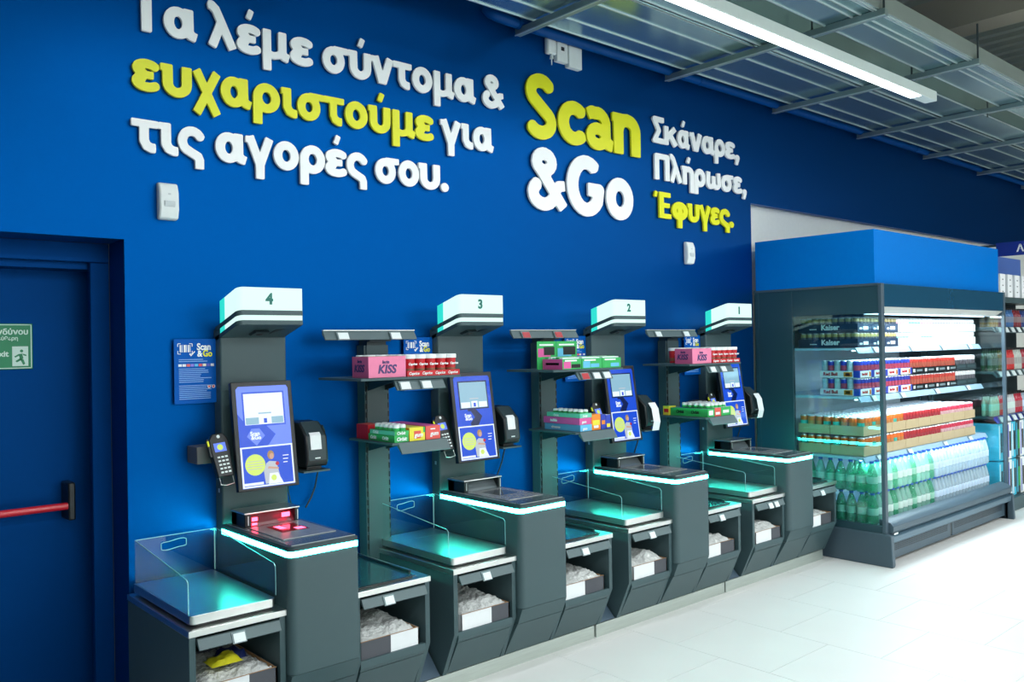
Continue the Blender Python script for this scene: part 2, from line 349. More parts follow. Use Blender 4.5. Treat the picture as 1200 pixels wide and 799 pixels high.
def outline(ch):
    """signed distance of the strokes on a grid, traced to closed loops"""
    if ch in GCACHE: return GCACHE[ch]
    h = .034; xs = np.arange(-.35, 1.5, h); ys = np.arange(-.7, 1.75, h); X, Y = np.meshgrid(xs, ys); d = np.full(X.shape, 9.)
    rd = .028
    for pts, r in GL[ch]:
        n = len(pts)-1
        for i in range(n):
            (ax, ay), (bx, by) = pts[i], pts[i+1]; L = math.hypot(bx-ax, by-ay) or 1e-6; ux, uy = (bx-ax)/L, (by-ay)/L
            closed = math.hypot(pts[0][0]-pts[-1][0], pts[0][1]-pts[-1][1]) < 1e-4
            px = (X-ax)*ux+(Y-ay)*uy; py = -(X-ax)*uy+(Y-ay)*ux
            lo = rd if (i == 0 and not closed) else 0; hi = L-(rd if (i == n-1 and not closed) else 0)
            qx = np.abs(px-(lo+hi)/2)-(hi-lo)/2; qy = np.abs(py)-(r-rd)
            dd = np.hypot(np.maximum(qx, 0), np.maximum(qy, 0))+np.minimum(np.maximum(qx, qy), 0)-rd
            d = np.minimum(d, dd)
            if i > 0 or closed or L < .05: d = np.minimum(d, np.hypot(X-ax, Y-ay)-r)
    segs = {}
    def ipt(i0, j0, i1, j1):
        a, b_ = d[j0, i0], d[j1, i1]; t = a/(a-b_)
        return (xs[i0]+(xs[i1]-xs[i0])*t, ys[j0]+(ys[j1]-ys[j0])*t)
    P = {}
    def edge(i0, j0, i1, j1):
        k = (min(i0, i1), min(j0, j1), i0 != i1); P[k] = ipt(i0, j0, i1, j1); return k
    for j in range(len(ys)-1):
        row = d[j:j+2]
        for i in np.where((row[:, :-1].min(0) < 0) | (row[:, 1:].min(0) < 0))[0]:
            c = [(i, j), (i+1, j), (i+1, j+1), (i, j+1)]; s = [d[y, x] < 0 for x, y in c]
            if all(s) or not any(s): continue
            E_ = []
            for k in range(4):
                if s[k] != s[(k+1) % 4]: E_.append((edge(*c[k], *c[(k+1) % 4]), s[k]))
            outs = [e for e, q in E_ if q]; ins = [e for e, q in E_ if not q]
            if len(outs) == 1: segs[outs[0]] = ins[0]
            else:
                es = [e for e, q in E_]; q0 = E_[0][1]
                if q0: segs[es[0]] = es[3]; segs[es[2]] = es[1]
                else: segs[es[1]] = es[0]; segs[es[3]] = es[2]
    loops = []
    while segs:
        k0 = next(iter(segs)); k = k0; lp = []
        while k in segs: lp.append(P[k]); k = segs.pop(k)
        if len(lp) > 5: loops.append(lp)
    def rdp(p, e):
        if len(p) < 3: return p
        a, b_ = np.array(p[0]), np.array(p[-1]); ab = b_-a; L = np.hypot(*ab) or 1e-9
        q = np.array(p[1:-1])-a; dist = np.abs(q[:, 0]*ab[1]-q[:, 1]*ab[0])/L if L > 1e-6 else np.hypot(q[:, 0], q[:, 1])
        k = int(dist.argmax())
        if dist[k] < e: return [p[0], p[-1]]
        return rdp(p[:k+2], e)[:-1]+rdp(p[k+1:], e)
    out = []
    for lp in loops:
        h2 = len(lp)//2; q = rdp(lp[:h2+1], .006)[:-1]+rdp(lp[h2:]+[lp[0]], .006)[:-1]
        out.append(q)
    GCACHE[ch] = out; return out
def letter(ch, x0, x1, zb, unit, m, parent, depth=.015, gap=.008):
    lps = outline(ch); ax = [p[0] for l in lps for p in l]; a0, a1 = min(ax), max(ax); sx = (x1-x0)/(a1-a0)
    c = bpy.data.curves.new('letter', 'CURVE'); c.dimensions = '2D'; c.fill_mode = 'BOTH'; c.extrude = depth/2
    for l in lps:
        s = c.splines.new('POLY'); s.points.add(len(l)-1); s.use_cyclic_u = True
        for k, (x, y) in enumerate(l): s.points[k].co = (x0+(x-a0)*sx, zb+y*unit, 0, 1)
    o = bpy.data.objects.new('letter', c); COL.objects.link(o); bpy.context.view_layer.update()
    me = bpy.data.meshes.new_from_object(o.evaluated_get(bpy.context.evaluated_depsgraph_get())); bpy.data.objects.remove(o)
    b = MB(); b.add([(v.co.x, -gap-depth/2-v.co.z, v.co.y) for v in me.vertices], [tuple(q.vertices) for q in me.polygons])
    return b.build('letter', m, parent)
W_, Y_ = M_WHITE, M_YEL
LINES = [
 ('Τα λέμε σύντομα &', 3.170, .147, 'WWWW', 'top line of the left wall slogan', [(1.309,1.453),(1.458,1.618),(1.667,1.809),(1.812,1.938),(1.949,2.096),(2.098,2.228),(2.284,2.439),(2.439,2.584),(2.584,2.73),(2.729,2.855),(2.859,3.0),(3.012,3.163),(3.162,3.329),(3.381,3.557)]),
 ('ευχαριστούμε για', 2.893, .147, 'YW', 'middle line of the left wall slogan', [(1.312,1.436),(1.439,1.586),(1.593,1.725),(1.727,1.886),(1.893,2.037),(2.044,2.133),(2.134,2.288),(2.288,2.409),(2.415,2.556),(2.561,2.705),(2.719,2.875),(2.874,3.004),(3.054,3.206),(3.21,3.3),(3.3,3.464)]),
 ('τις αγορές σου.', 2.616, .147, 'WWW', 'bottom line of the left wall slogan', [(1.306,1.428),(1.428,1.518),(1.516,1.644),(1.696,1.856),(1.849,1.996),(1.998,2.137),(2.145,2.289),(2.291,2.421),(2.42,2.55),(2.6,2.757),(2.755,2.895),(2.892,3.045),(3.051,3.108)]),
 ('Scan', 3.047, .290, 'Y', 'biggest lettering on the wall, upper line', [(3.744,4.011),(4.028,4.292),(4.299,4.575),(4.564,4.868)]),
 ('&Go', 2.580, .290, 'W', 'biggest lettering on the wall, lower line', [(3.747,4.098),(4.101,4.468),(4.488,4.776)]),
 ('Σκάναρε,', 3.186, .141, 'W', 'first line of the right wall slogan', [(5.01,5.149),(5.145,5.305),(5.305,5.457),(5.457,5.613),(5.612,5.782),(5.781,5.924),(5.923,6.063),(6.062,6.126)]),
 ('Πλήρωσε,', 2.914, .141, 'W', 'second line of the right wall slogan', [(5.025,5.201),(5.206,5.352),(5.351,5.504),(5.508,5.652),(5.662,5.858),(5.862,6.031),(6.03,6.155),(6.16,6.221)]),
 ('Έφυγες.', 2.631, .141, 'Y', 'last line of the right wall slogan', [(5.013,5.213),(5.221,5.416),(5.415,5.563),(5.563,5.711),(5.711,5.831),(5.831,5.975),(5.963,6.028)]),
]
for txt, zb, unit, cols, where, rng in LINES:
    i = 0
    for wi, (wd, cc) in enumerate(zip(txt.split(' '), cols)):
        m, cn = (W_, 'white') if cc == 'W' else (Y_, 'yellow')
        t = thing('raised_word', (rng[i][0], 0, zb), '%s raised word %s, %s word on the %s' % (cn, wd, ('first', 'second', 'third', 'fourth')[wi], where), 'lettering', 'raised words of the wall slogans')
        for ch in wd:
            letter(ch, rng[i][0], rng[i][1], zb, unit, m, t); i += 1

# ------------------------------------------------------------------ small wall devices
for x, z, lb in ((1.465, 2.31, 'white motion detector on the wall above the door corner, under the slogan'), (5.425, 2.30, 'white motion detector on the wall under the last slogan word')):
    t = thing('motion_detector', (x, 0, z), lb, 'sensor', 'motion detectors on the wall')
    MB().prism_x([(0, z), (-.035, z+.005), (-.048, z+.05), (-.045, z+.13), (-.03, z+.17), (0, z+.175)], x-.045, x+.045).build('body', M_PLASTW, t, bevel=.008)
    MB().prism_x([(-.046, z+.055), (-.053, z+.07), (-.052, z+.085), (-.044, z+.088)], x-.025, x+.025).build('lens', mat('grey sensor lens', (.55, .6, .62), rough=.3), t, bevel=.002)
    B('indicator', mat('grey sensor lens', (.55, .6, .62)), (x-.006, x+.006, -.047, -.044, z+.115, z+.122), t)
t = thing('control_box', (4.06, 0, 3.55), 'cluster of three small white control boxes high on the wall above yellow Scan', 'control box')
B('sounder', M_PLASTW, (3.93, 4.01, -.04, 0, 3.61, 3.72), t, .012)
B('display_box', M_PLASTW, (4.015, 4.115, -.04, 0, 3.575, 3.705), t, .006)
B('small_screen', M_BLACK, (4.05, 4.08, -.0415, -.04, 3.65, 3.675), t)
B('junction_box', M_PLASTW, (4.12, 4.245, -.045, 0, 3.555, 3.70), t, .006)
MB().frus((3.97, -.03), .014, .010, 3.58, 3.61).frus((3.97, -.03), .004, .004, 3.54, 3.58).build('cable_gland', M_PLASTW, t)
# ------------------------------------------------------------------ ceiling services
t = thing('ceiling_pipe', (8, -.06, 3.72), 'blue painted round pipe running along the top of the wall', 'pipe')
MB().tube([(3.42, -.02, 3.78), (3.43, -.05, 3.745), (3.46, -.075, 3.725), (3.55, -.08, 3.72), (14.5, -.08, 3.72)], .034, 14).build('pipe', M_PIPE, t, smooth=.8)
for x in (3.62, 5.5, 7.4, 9.3): MB().tube([(x, -.08, 3.72), (x+.04, -.08, 3.72)], .038, 14).build('coupling', M_PIPE, t, smooth=.8)
def duct(name, y0, y1, z0, z1, x0, x1, seams, label, joints):
    t = thing(name, ((x0+x1)/2, (y0+y1)/2, z0), label, 'air duct', 'sheet metal air ducts under the roof')
    xs = [x0]+[j for j in joints if x0 < j < x1]+[x1]
    for a, c in zip(xs, xs[1:]): MB().box(a+.002, c-.002, y0, y1, z0, z1).build('duct_section', [M_GALV], t, bevel=.004)
    for s in seams: B('folded_seam', M_SEAM, (x0, x1, s-.004, s+.004, z0-.008, z0), t)
    for j in xs[1:-1]: B('flange', M_GALVS, (j-.006, j+.006, y0-.006, y1+.006, z0-.006, z1+.006), t)
JX = [2.2, 3.7, 5.2, 6.7, 8.2, 9.7, 11.2]
duct('air_duct', -.80, -.18, 3.715, 3.90, 1.0, 14.5, (-.19, -.35, -.615, -.79), 'wide flat galvanised duct nearest the blue wall', [])
duct('air_duct', -1.13, -.83, 3.705, 3.88, 1.0, 14.5, (-.85, -1.12), 'narrow flat galvanised duct directly above the lamp', [])
duct('air_duct', -1.66, -1.31, 3.70, 3.805, 1.0, 14.5, (-1.318, -1.50, -1.555, -1.635, -1.652), 'flat galvanised duct on the side away from the wall', [])
B('duct_fascia', M_GALVS, (1.0, 14.5, -1.672, -1.660, 3.70, 3.808)); tag(bpy.data.objects['duct_fascia'], 'pale grey metal edge trim along the outer duct', 'duct trim')
for i, x in enumerate((2.18, 3.64, 5.14, 6.60, 8.10, 9.6, 11.1, 12.6)):
    t = thing('ceiling_strut', (x, -.9, 3.64), '', 'ceiling strut', 'steel cross struts under the ducts')
    t['label'] = ['steel cross strut left of the frame top, hidden end', 'steel cross strut under the ducts, at the left end of the blue pipe', 'steel cross strut under the ducts, above the right wall slogan', 'steel cross strut at the right end of the lamp', 'steel cross strut just beyond the lamp end', 'steel cross strut second beyond the lamp end', 'steel cross strut third beyond the lamp end', 'steel cross strut farthest from the lamp'][i]
    MB().prism_x([(-.04, 3.655), (-1.705, 3.655), (-1.705, 3.698), (-.04, 3.698)], x, x+.045).build('channel', M_STRUT, t, bevel=.003)
    B('channel_lip', M_SEAM, (x-.003, x+.004, -1.705, -.04, 3.652, 3.659), t)
    for y in (-1.22,): MB().tube([(x+.02, y, 3.62), (x+.02, y, 3.86)], .006, 8).build('threaded_rod', M_DARK2, t)
    MB().tube([(x+.02, -1.69, 3.70), (x+.02, -1.69, 3.95)], .007, 8).build('threaded_rod', M_DARK2, t)

def linear_light(x0, x1, y, z, watts, label, wd=.09, spread=180):
    t = thing('linear_ceiling_light', ((x0+x1)/2, y, z), label, 'ceiling light', 'linear ceiling lights')
    B('housing', M_LAMPBODY, (x0, x1, y-wd/2, y+wd/2, z+.004, z+.075), t, .004)
    B('diffuser', M_DIFF, (x0+.02, x1-.25, y-wd/2+.01, y+wd/2-.002, z, z+.004), t)
    n = max(1, round((x1-x0)/3.0)); L = (x1-x0)/n
    for i in range(n):
        ld = bpy.data.lights.new('lamp_light', 'AREA'); ld.shape = 'RECTANGLE'; ld.size = L*.98; ld.size_y = wd*.9; ld.energy = watts; ld.color = LAMP_COL; ld.spread = math.radians(spread)
        lo = bpy.data.objects.new('lamp_light', ld); COL.objects.link(lo); lo.parent = t
        lo.location = Vector((x0+L*(i+.5), y, z-.003))-t.location
    return t
NR = linear_light(1.2, 6.60, -1.365, 3.45, NEAR_W, 'long white linear ceiling lamp hanging below the ducts')
for k, y in enumerate((-4.2, -6.6, -9.2, -12.0)):
    linear_light(-2.5, 13.5, y, 3.55, ROW_W, 'linear lamp row over the shop floor, %s from the wall' % ('second', 'third', 'fourth', 'fifth')[k])

# ------------------------------------------------------------------ self-checkout kiosks
P_ = 1.2863
SIDE = [(-.735, .59), (-.735, .30), (-.632, .075), (-.02, .075), (-.02, .59)]
def rounded(x0, x1, y0, y1, r=.03, n=6, both=False):
    o = [(x0, y1)]
    o += [(x0+r-r*math.cos(PI/2*i/n), y0+r-r*math.sin(PI/2*i/n)) for i in range(n+1)]
    if both: o += [(x1-r+r*math.sin(PI/2*i/n), y0+r-r*math.cos(PI/2*i/n)) for i in range(n+1)]
    else: o.append((x1, y0))
    o.append((x1, y1)); return o
def price_tag(parent, x, y, z, w=.055, h=.032, red=False, tilt=.012):
    b = MB().prism_x([(y, z), (y-.006, z), (y-.006+tilt, z+h), (y+tilt, z+h)], x, x+w); g = b.build('price_tag', M_TAGF, parent)
    q = MB().prism_x([(y-.0061, z+.004), (y-.0072, z+.004), (y-.0072+tilt*.75, z+h-.004), (y-.0061+tilt*.75, z+h-.004)], x+.005, x+w-.005).build('tag_face', M_TAGR if red else M_TAG, g)
    p = MB()
    for k in range(2): p.box(x+.010, x+w*.55+k*.01, y-.0078+tilt*(.2+.3*k), y-.0072+tilt*(.2+.3*k), z+.009+k*.009, z+.0115+k*.009)
    p.build('tag_print', M_TAG if red else M_DARK2, g)
def cab(name, x0, x1, label, tagx, extra_tag=None):
    t = thing(name, ((x0+x1)/2, -.38, .075), label, 'cabinet')
    for a in (x0, x1-.026): MB().prism_x(SIDE, a, a+.026).build('side_panel', M_DARK, t, bevel=.0015)
    MB().box(x0-.004, x1+.004, -.742, -.02, .591, .617).build('worktop', M_STEEL, t, bevel=.002)
    B('back_panel', M_DARK2, (x0+.027, x1-.027, -.06, -.035, .09, .588), t)
    MB().prism_x([(-.733, .305), (-.733, .272), (-.724, .255), (-.06, .255), (-.06, .268), (-.70, .268), (-.712, .305)], x0+.027, x1-.027).build('shelf', M_DARK, t)
    MB().prism_x([(-.7235, .252), (-.630, .078), (-.615, .078), (-.705, .252)], x0+.029, x1-.029).build('lower_panel', M_DARK, t, bevel=.001)
    MB().prism_x([(-.742, .580), (-.762, .543), (-.758, .539), (-.728, .566), (-.728, .580)], x0+.030, x1-.030).build('price_rail', M_RAIL, t, bevel=.001)
    price_tag(t, tagx, -.763, .537, .058, .040, tilt=.02)
    if extra_tag: price_tag(t, extra_tag, -.763, .537, .058, .040, tilt=.02)
    return t
def heap(name, x0, x1, y0, y1, z0, h, m, seed, parent=None, label=None, nx=26, ny=26):
    rnd = random.Random(seed); vs = []
    ridges = [(rnd.uniform(0, PI), rnd.uniform(2.5, 8), rnd.uniform(0, 6), rnd.uniform(.3, 1)) for _ in range(9)]
    for j in range(ny+1):
        for i in range(nx+1):
            u, v = i/nx, j/ny; e = min(u, 1-u, v, 1-v)
            q = sum(abs(math.sin((u*math.cos(a)+v*math.sin(a))*f+p))*w_ for a, f, p, w_ in ridges)/sum(r[3] for r in ridges)
            z = z0+h*(min(1, e*5)**.6)*(.25+.75*q)*(1+.35*math.sin(seed+3*u))+(rnd.random()-.5)*.010*(e > 0)
            vs.append((x0+(x1-x0)*(u+(rnd.random()-.5)*.6/nx*(e > 0)), y0+(y1-y0)*(v+(rnd.random()-.5)*.6/ny*(e > 0)), max(z, z0)))
    fs = [(j*(nx+1)+i, j*(nx+1)+i+1, (j+1)*(nx+1)+i+1, (j+1)*(nx+1)+i) for j in range(ny) for i in range(nx)]
    b = MB(); b.add(vs, fs); return b.build(name, m, parent, smooth=.9)
def carton(x0, x1, split, wleft, label, seed):
    t = thing('bag_carton', ((x0+x1)/2, -.5, .269), label, 'carton', 'cartons of bags in the kiosk cabinets')
    mA, mB_ = (M_CARTW, M_CARTG) if wleft else (M_CARTG, M_CARTW); y0, y1, z0, z1 = -.722, -.30, .2695, .382
    MB().box(x0, split, y0, y0+.004, z0, z1, 0).box(split, x1, y0, y0+.004, z0, z1, 1).box(x0, x0+.004, y0, y1, z0, z1, 0).box(x1-.004, x1, y0, y1, z0, z1, 1).box(x0, x1, y1-.004, y1, z0, z1, 1).box(x0, x1, y0, y1, z0, z0+.003, 1).build('box_wall', [mA, mB_], t)
    MB().box(x0+.001, x1-.001, y0+.004, y0+.008, z0+.004, z1+.0015).box(x1-.008, x1-.004, y0, y1, z0+.004, z1+.0015).build('board_liner', M_CARTB, t)
    hp = heap('bag_heap', x0+.006, x1-.006, y0+.006, y1-.006, .362, .062, M_BAG, seed)
    return t, hp
NUMS = {0: '4', 1: '3', 2: '2', 3: '1'}
def surf(T, pts, th, name, m, parent):
    """thin flat shape in the screen's own plane (u right, v up, w outward)"""
    b = MB(); b.add([tuple(T @ Vector((u, v, th))) for u, v in pts]+[tuple(T @ Vector((u, v, th-.0006))) for u, v in pts],
        [tuple(range(len(pts))), tuple(range(2*len(pts)-1, len(pts)-1, -1))]+[(i, (i+1) % len(pts), len(pts)+(i+1) % len(pts), len(pts)+i) for i in range(len(pts))])
    return b.build(name, m, parent)
def circ(cx, cy, r, n=24, ry=None): return [(cx+r*math.cos(2*PI*i/n), cy+(ry or r)*math.sin(2*PI*i/n)) for i in range(n)]
def rr(x0, x1, y0, y1): return [(x0, y0), (x1, y0), (x1, y1), (x0, y1)]

def kiosk(k):
    n = NUMS[k]; dx = k*P_; X = lambda v: v+dx; word = {'4': 'four', '3': 'three', '2': 'two', '1': 'one'}[n]; who = 'at kiosk '+word
    # column with light head
    t = thing('checkout_column', (X(1.85), -.04, .075), 'tall slate column with glowing light box showing number '+word, 'checkout column', 'self-checkout columns')
    MB().prism_z(rounded(X(1.6815), X(2.022), -.076, -.001, .010, 4, True), .60, 1.80).build('column_body', M_DARK2 if False else M_DARK, t, bevel=.001)
    sh = .0575/.2
    def layer(nm, m, x0, x1, y0, y1, z0, z1, r):
        o = rounded(x0, x1, y0, y1, r, 8, False); b = MB()
        zz = lambda y, z: z-sh*(y+.276)
        b.add([(x, y, zz(y, z0)) for x, y in o]+[(x, y, zz(y, z1)) for x, y in o], [tuple(range(len(o)-1, -1, -1)), tuple(range(len(o), 2*len(o)))]+[(i, (i+1) % len(o), len(o)+(i+1) % len(o), len(o)+i) for i in range(len(o))])
        return b.build(nm, m, t, smooth=.5)
    a0, a1 = X(1.6815), X(2.010)
    layer('head_shell', M_DARK, a0, a1, -.276, -.02, 1.818, 1.839, .03)
    layer('light_band', M_HEAD, a0+.002, a1-.001, -.2745, -.076, 1.8392, 1.8628, .03)
    layer('head_shell', M_DARK, a0, a1, -.276, -.02, 1.863, 1.886, .03)
    layer('light_panel', M_HEAD, a0+.002, a1-.001, -.2745, -.076, 1.8862, 1.993, .03)
    for za, zb_ in ((1.8862, 1.993), (1.8392, 1.8628)):
        MB().prism_x([(y_, z_-sh*(y_+.276)) for y_, z_ in ((-.13, za), (-.0765, za), (-.0765, zb_), (-.13, zb_))], a0+.0005, a0+.003).build('teal_edge_panel', M_HEADT, t)
    text_obj('numeral', n, M_NUM, .070, (X(1.822), -.2756, 1.916), '-Y', t, bold=.045 if n != '1' else .07, xs=1.0)
    MB().prism_x([(-.19, 1.795), (-.215, 1.783), (-.15, 1.768), (-.13, 1.775)], X(1.80), X(1.87)).build('camera_recess', M_DARK2, t)
    MB().lathe((X(1.835), -.17, 1.771), [(.004, -.004, 0), (.016, 0, 0), (.018, .01, 0), (.018, .02, 0)], 14).build('camera_lens', M_BLACK, t, smooth=.6)
    if k == 0 or True:
        MB().extr([(X(1.905), -.205, 1.797), (X(1.945), -.215, 1.80), (X(1.90), -.14, 1.776)], (0, 0, .004)).build('camera_vent', M_BLACK, t)
    # mounting holes on the column flank
    h = MB()
    for i in range(3): h.box(X(1.6805), X(1.6817), -.045, -.03, 1.02+i*.09, 1.04+i*.09)
    h.build('mounting_slot', M_SEAM, t)
    # counter cabinet
    c = thing('counter_cabinet', (X(1.83), -.4, .075), 'tall slate counter cabinet with cyan light strip, '+who, 'counter', 'counter cabinets with light strips')
    c0, c1 = X(1.668), X(1.993)
    MB().prism_z(rounded(c0, c1, -.775, -.078, .035, 8), .345, .834).build('cabinet_body', M_DARK, c, bevel=.001)
    b = MB(); b.prism_x([(-.775, .344), (-.740, .262), (-.08, .262), (-.08, .344)], c0+.004, c1).build('chamfer_panel', M_DARK, c)
    MB().prism_x([(-.738, .259), (-.632, .078), (-.08, .078), (-.08, .259)], c0+.002, c1-.002).build('lower_panel', M_DARK, c)
    MB().prism_z(rounded(c0-.0015, c1, -.7765, -.095, .036, 8), .8345, .857).build('light_strip', M_STRIP, c)
    MB().prism_z(rounded(c0, c1, -.775, -.095, .035, 8), .8575, .878).build('counter_top', M_DARK2, c, bevel=.001)
    MB().prism_z(rounded(c0+.02, c1-.001, -.755, -.11, .03, 6), .8782, .8800).build('top_plate', mat('satin slate counter plate', (.36, .43, .45), rough=.22, metal=.8), c)
    b = MB().box(c0+.02, c1-.001, -.7565, -.7545, .8783, .8806).box(c0+.0185, c0+.0205, -.72, -.11, .8783, .8806); b.build('bright_edge', M_SEAM, c)
    # scanner
    s = thing('barcode_scanner', (X(1.845), -.4, .88), ('barcode scanner glowing red, ' if k == 0 else 'unlit barcode scanner with metal bezel, ')+who, 'scanner', 'counter barcode scanners')
    s0, s1 = X(1.705), X(1.975)
    MB().box(s0, s0+.03, -.27, -.12, .8802, .94).box(s1-.02, s1, -.27, -.12, .8802, .94).box(s0, s1, -.18, -.12, .8802, .94).build('housing', M_BLACK, s, bevel=.003)
    MB().box(s0-.004, s1+.004, -.275, -.118, .94, .9475).build('bezel', M_STEEL, s, bevel=.002)
    MB().extr([(s0+.03, -.262, .8803), (s1-.02, -.262, .8803), (s1-.02, -.215, .9398), (s0+.03, -.215, .9398)], (0, .004, 0)).build('upright_window', M_SGLASS if k else M_REDG2, s)
    B('housing_stud', M_SEAM, (s0+.013, s0+.017, -.2725, -.27, .89, .932), s)
    B('housing_stud', M_SEAM, (s1-.008, s1-.004, -.2725, -.27, .885, .932), s)
    MB().box(X(1.712), X(1.970), -.632, -.29, .8802, .8835).build('platter', M_SCANTOP, s, bevel=.002)
    MB().box(X(1.775), X(1.91), -.50, -.34, .8836, .8846).build('platter_window', M_SGLASS if k else M_REDG2, s)
    if k == 0:
        lp = MB().box(s0+.036, s0+.062, -.268, -.262, .905, .922).box(s0+.036, s0+.06, -.268, -.262, .886, .896).box(s1-.085, s1-.045, -.268, -.262, .905, .925); lp.build('red_lamp', M_REDG, s)
        MB().box(X(1.80), X(1.83), -.43, -.36, .8847, .8856).box(X(1.86), X(1.90), -.48, -.44, .8847, .8856).build('red_lamp', M_REDG, s)
    # bagging cabinet and scale platform
    bc = cab('bagging_cabinet', X(1.262), X(1.665), 'low slate cabinet with steel worktop left of the counter, '+who, X(1.425), X(1.50) if k == 3 else None)
    bc['group'] = 'bagging cabinets'
    sc = thing('bagging_scale', (X(1.455), -.38, .618), 'steel bagging platform with three clear glass guards, '+who, 'bagging platform', 'bagging platforms')
    MB().prism_z(rounded(X(1.300), X(1.635), -.69, -.06, .02, 5, True), .618, .628).build('scale_foot', M_BLACK, sc)
    MB().prism_z(rounded(X(1.280), X(1.640), -.705, -.045, .02, 6, True), .628, .6635).build('platform', M_STEEL, sc, bevel=.0015)
    g = .006
    def side_glass(x):
        pr = [(-.668, .6637), (-.668, .785), (-.655, .797), (-.05, .857), (-.05, .6637)]
        p = MB().prism_x(pr, x, x+g).build('glass_guard', M_GLASS, sc)
        MB().tube([(x+g/2, y, z) for y, z in ((-.668, .664), (-.668, .785), (-.655, .797), (-.05, .857))], .0018, 6).build('polished_edge', M_GEDGE, p)
    side_glass(X(1.284)); side_glass(X(1.648)-.0+.006)
    # back pane with an oval hand hole
    x0, x1, z0, z1, y = X(1.29), X(1.654), .6637, .857, -.052
    hx0, hx1, hz0, hz1 = X(1.40), X(1.515), .795, .832
    b = MB().box(x0, hx0, y, y+g, z0, z1).box(hx1, x1, y, y+g, z0, z1).box(hx0, hx1, y, y+g, z0, hz0).box(hx0, hx1, y, y+g, hz1, z1)
    p = b.build('glass_guard', M_GLASS, sc)
    cx, cz, wx, wz = (hx0+hx1)/2, (hz0+hz1)/2, (hx1-hx0)/2, (hz1-hz0)/2
    MB().tube([(cx+wx*math.cos(a)*(abs(math.cos(a))+.001)**-.55 if False else cx+wx*max(-1, min(1, 1.25*math.cos(a))), y-.001, cz+wz*max(-1, min(1, 1.25*math.sin(a)))+.004*math.sin(3*math.cos(a))) for a in [2*PI*i/28 for i in range(29)]], .0018, 6).tube([(x0, y, z1), (x1, y, z1)], .0018, 6).tube([(x1-.004, y, z0), (x1-.004, y, z1)], .003, 6).build('polished_edge', M_GEDGE, p)
    # basket cabinet on the right
    rc = cab('basket_cabinet', X(1.999), X(2.405), 'low slate cabinet with dark tray mat right of the counter, '+who, X(2.135))
    rc['group'] = 'basket cabinets'
    MB().box(X(1.999), X(2.36), -.69, -.06, .6175, .620).build('tray_mat', M_MAT, rc)
    MB().box(X(2.356), X(2.366), -.64, -.06, .6175, .632).box(X(2.03), X(2.33), -.706, -.696, .6175, .625).build('tray_lip', M_BLACK, rc, bevel=.002)
    # gap panel between neighbouring cabinets
    if k < 3:
        gp = MB().prism_x([(-.628, .078), (-.30, .40), (-.02, .40), (-.02, .078)], X(2.415), X(2.538)).build('gap_panel', mat('blue grey gap sheet', (.06, .10, .14), rough=.4), None)
        tag(gp, 'sloped blue grey filler sheet right of the cabinets of kiosk '+word, 'filler panel', 'filler sheets between kiosks')
    # cartons with bags
    t1, h1 = carton(X(1.318), X(1.632), X(1.51), True, 'open white and grey carton in the left cabinet, '+who, 10+k)
    tag(h1, 'crumpled pale plastic bags in the left cabinet carton, '+who, 'plastic bags', 'plastic bags in the kiosk cartons')
    t2, h2 = carton(X(2.031), X(2.352), X(2.192), k != 0, 'open grey and white carton in the right cabinet, '+who, 30+k)
    tag(h2, 'crumpled pale plastic bags in the right cabinet carton, '+who, 'plastic bags', 'plastic bags in the kiosk cartons')
    if k == 0:
        yb = heap('folded_bag', X(1.375), X(1.505), -.68, -.58, .432, .028, M_BAGY, 5, nx=8, ny=6)
        tag(yb, 'yellow printed bag on top of the pale bags in the leftmost carton', 'plastic bag')
        d = heap('folded_bag', X(1.44), X(1.55), -.63, -.52, .425, .03, mat('dark blue plastic', (.01, .02, .10), rough=.3), 6, nx=7, ny=6)
        tag(d, 'dark blue plastic bag behind the yellow one in the leftmost carton', 'plastic bag')
    # touch screen, tilted back
    sc2 = thing('touch_screen', (X(1.84), -.076, 1.04), 'tall portrait touch screen on the column '+who, 'touch screen', 'portrait touch screens')
    bl = Vector((X(1.687), -.246, 1.043)); tl = Vector((X(1.687), -.172, 1.549)); up = (tl-bl); Hh = up.length; up.normalize(); rt = Vector((1, 0, 0)); nn = rt.cross(up)
    T = Matrix(((rt.x, up.x, nn.x, bl.x), (rt.y, up.y, nn.y, bl.y), (rt.z, up.z, nn.z, bl.z), (0, 0, 0, 1))); Ww = .308
    b = MB(); b.box(0, Ww, 0, Hh, -.028, 0); b.v = [tuple(T @ Vector(q)) for q in b.v]; b.build('bezel', M_BLACK, sc2, bevel=.003)
    B('mount_arm', M_BLACK, (X(1.80), X(1.88), -.185, -.076, 1.22, 1.32), sc2)
    bri = (k == 0)
    scr = surf(T, [(.022, .012), (Ww-.022, .012), (Ww-.022, Hh-.035), (Ww-.03, Hh-.022), (.034, Hh-.022), (.022, Hh-.035)], .0008, 'display', S_LILAC if bri else S_BLUE, sc2)
    if bri: surf(T, [(.022, .2), (.16, .2), (.205, .255), (.15, .31), (.06, .31), (.022, .36)], .0014, 'blue_field', S_BLUE, scr)
    else: surf(T, [(.12, .2), (.17, .2), (.205, .255), (.15, .31), (.10, .31)], .0014, 'blue_field', S_DARK, scr)
    surf(T, rr(.048, .262, .298, .462), .0020, 'window_frame', S_BLUE if bri else S_DARK, scr)
    surf(T, rr(.056, .254, .306, .454), .0026, 'window', S_WHITE if bri else S_PALE, scr)
    surf(T, rr(.06, .125, .308, .340), .0032, 'menu_tile', S_PALE if bri else S_WHITE, scr)
    surf(T, rr(.135, .18, .308, .345), .0032, 'menu_tile', S_WHITE, scr)
    surf(T, rr(.19, .25, .308, .340), .0032, 'menu_tile', S_PALE if bri else S_WHITE, scr)
    surf(T, rr(.150, .166, .312, .334), .0038, 'menu_icon', S_BLUE, scr)
    surf(T, rr(.125, .19, .356, .362), .0032, 'menu_line', S_PALE if bri else S_GREY, scr)
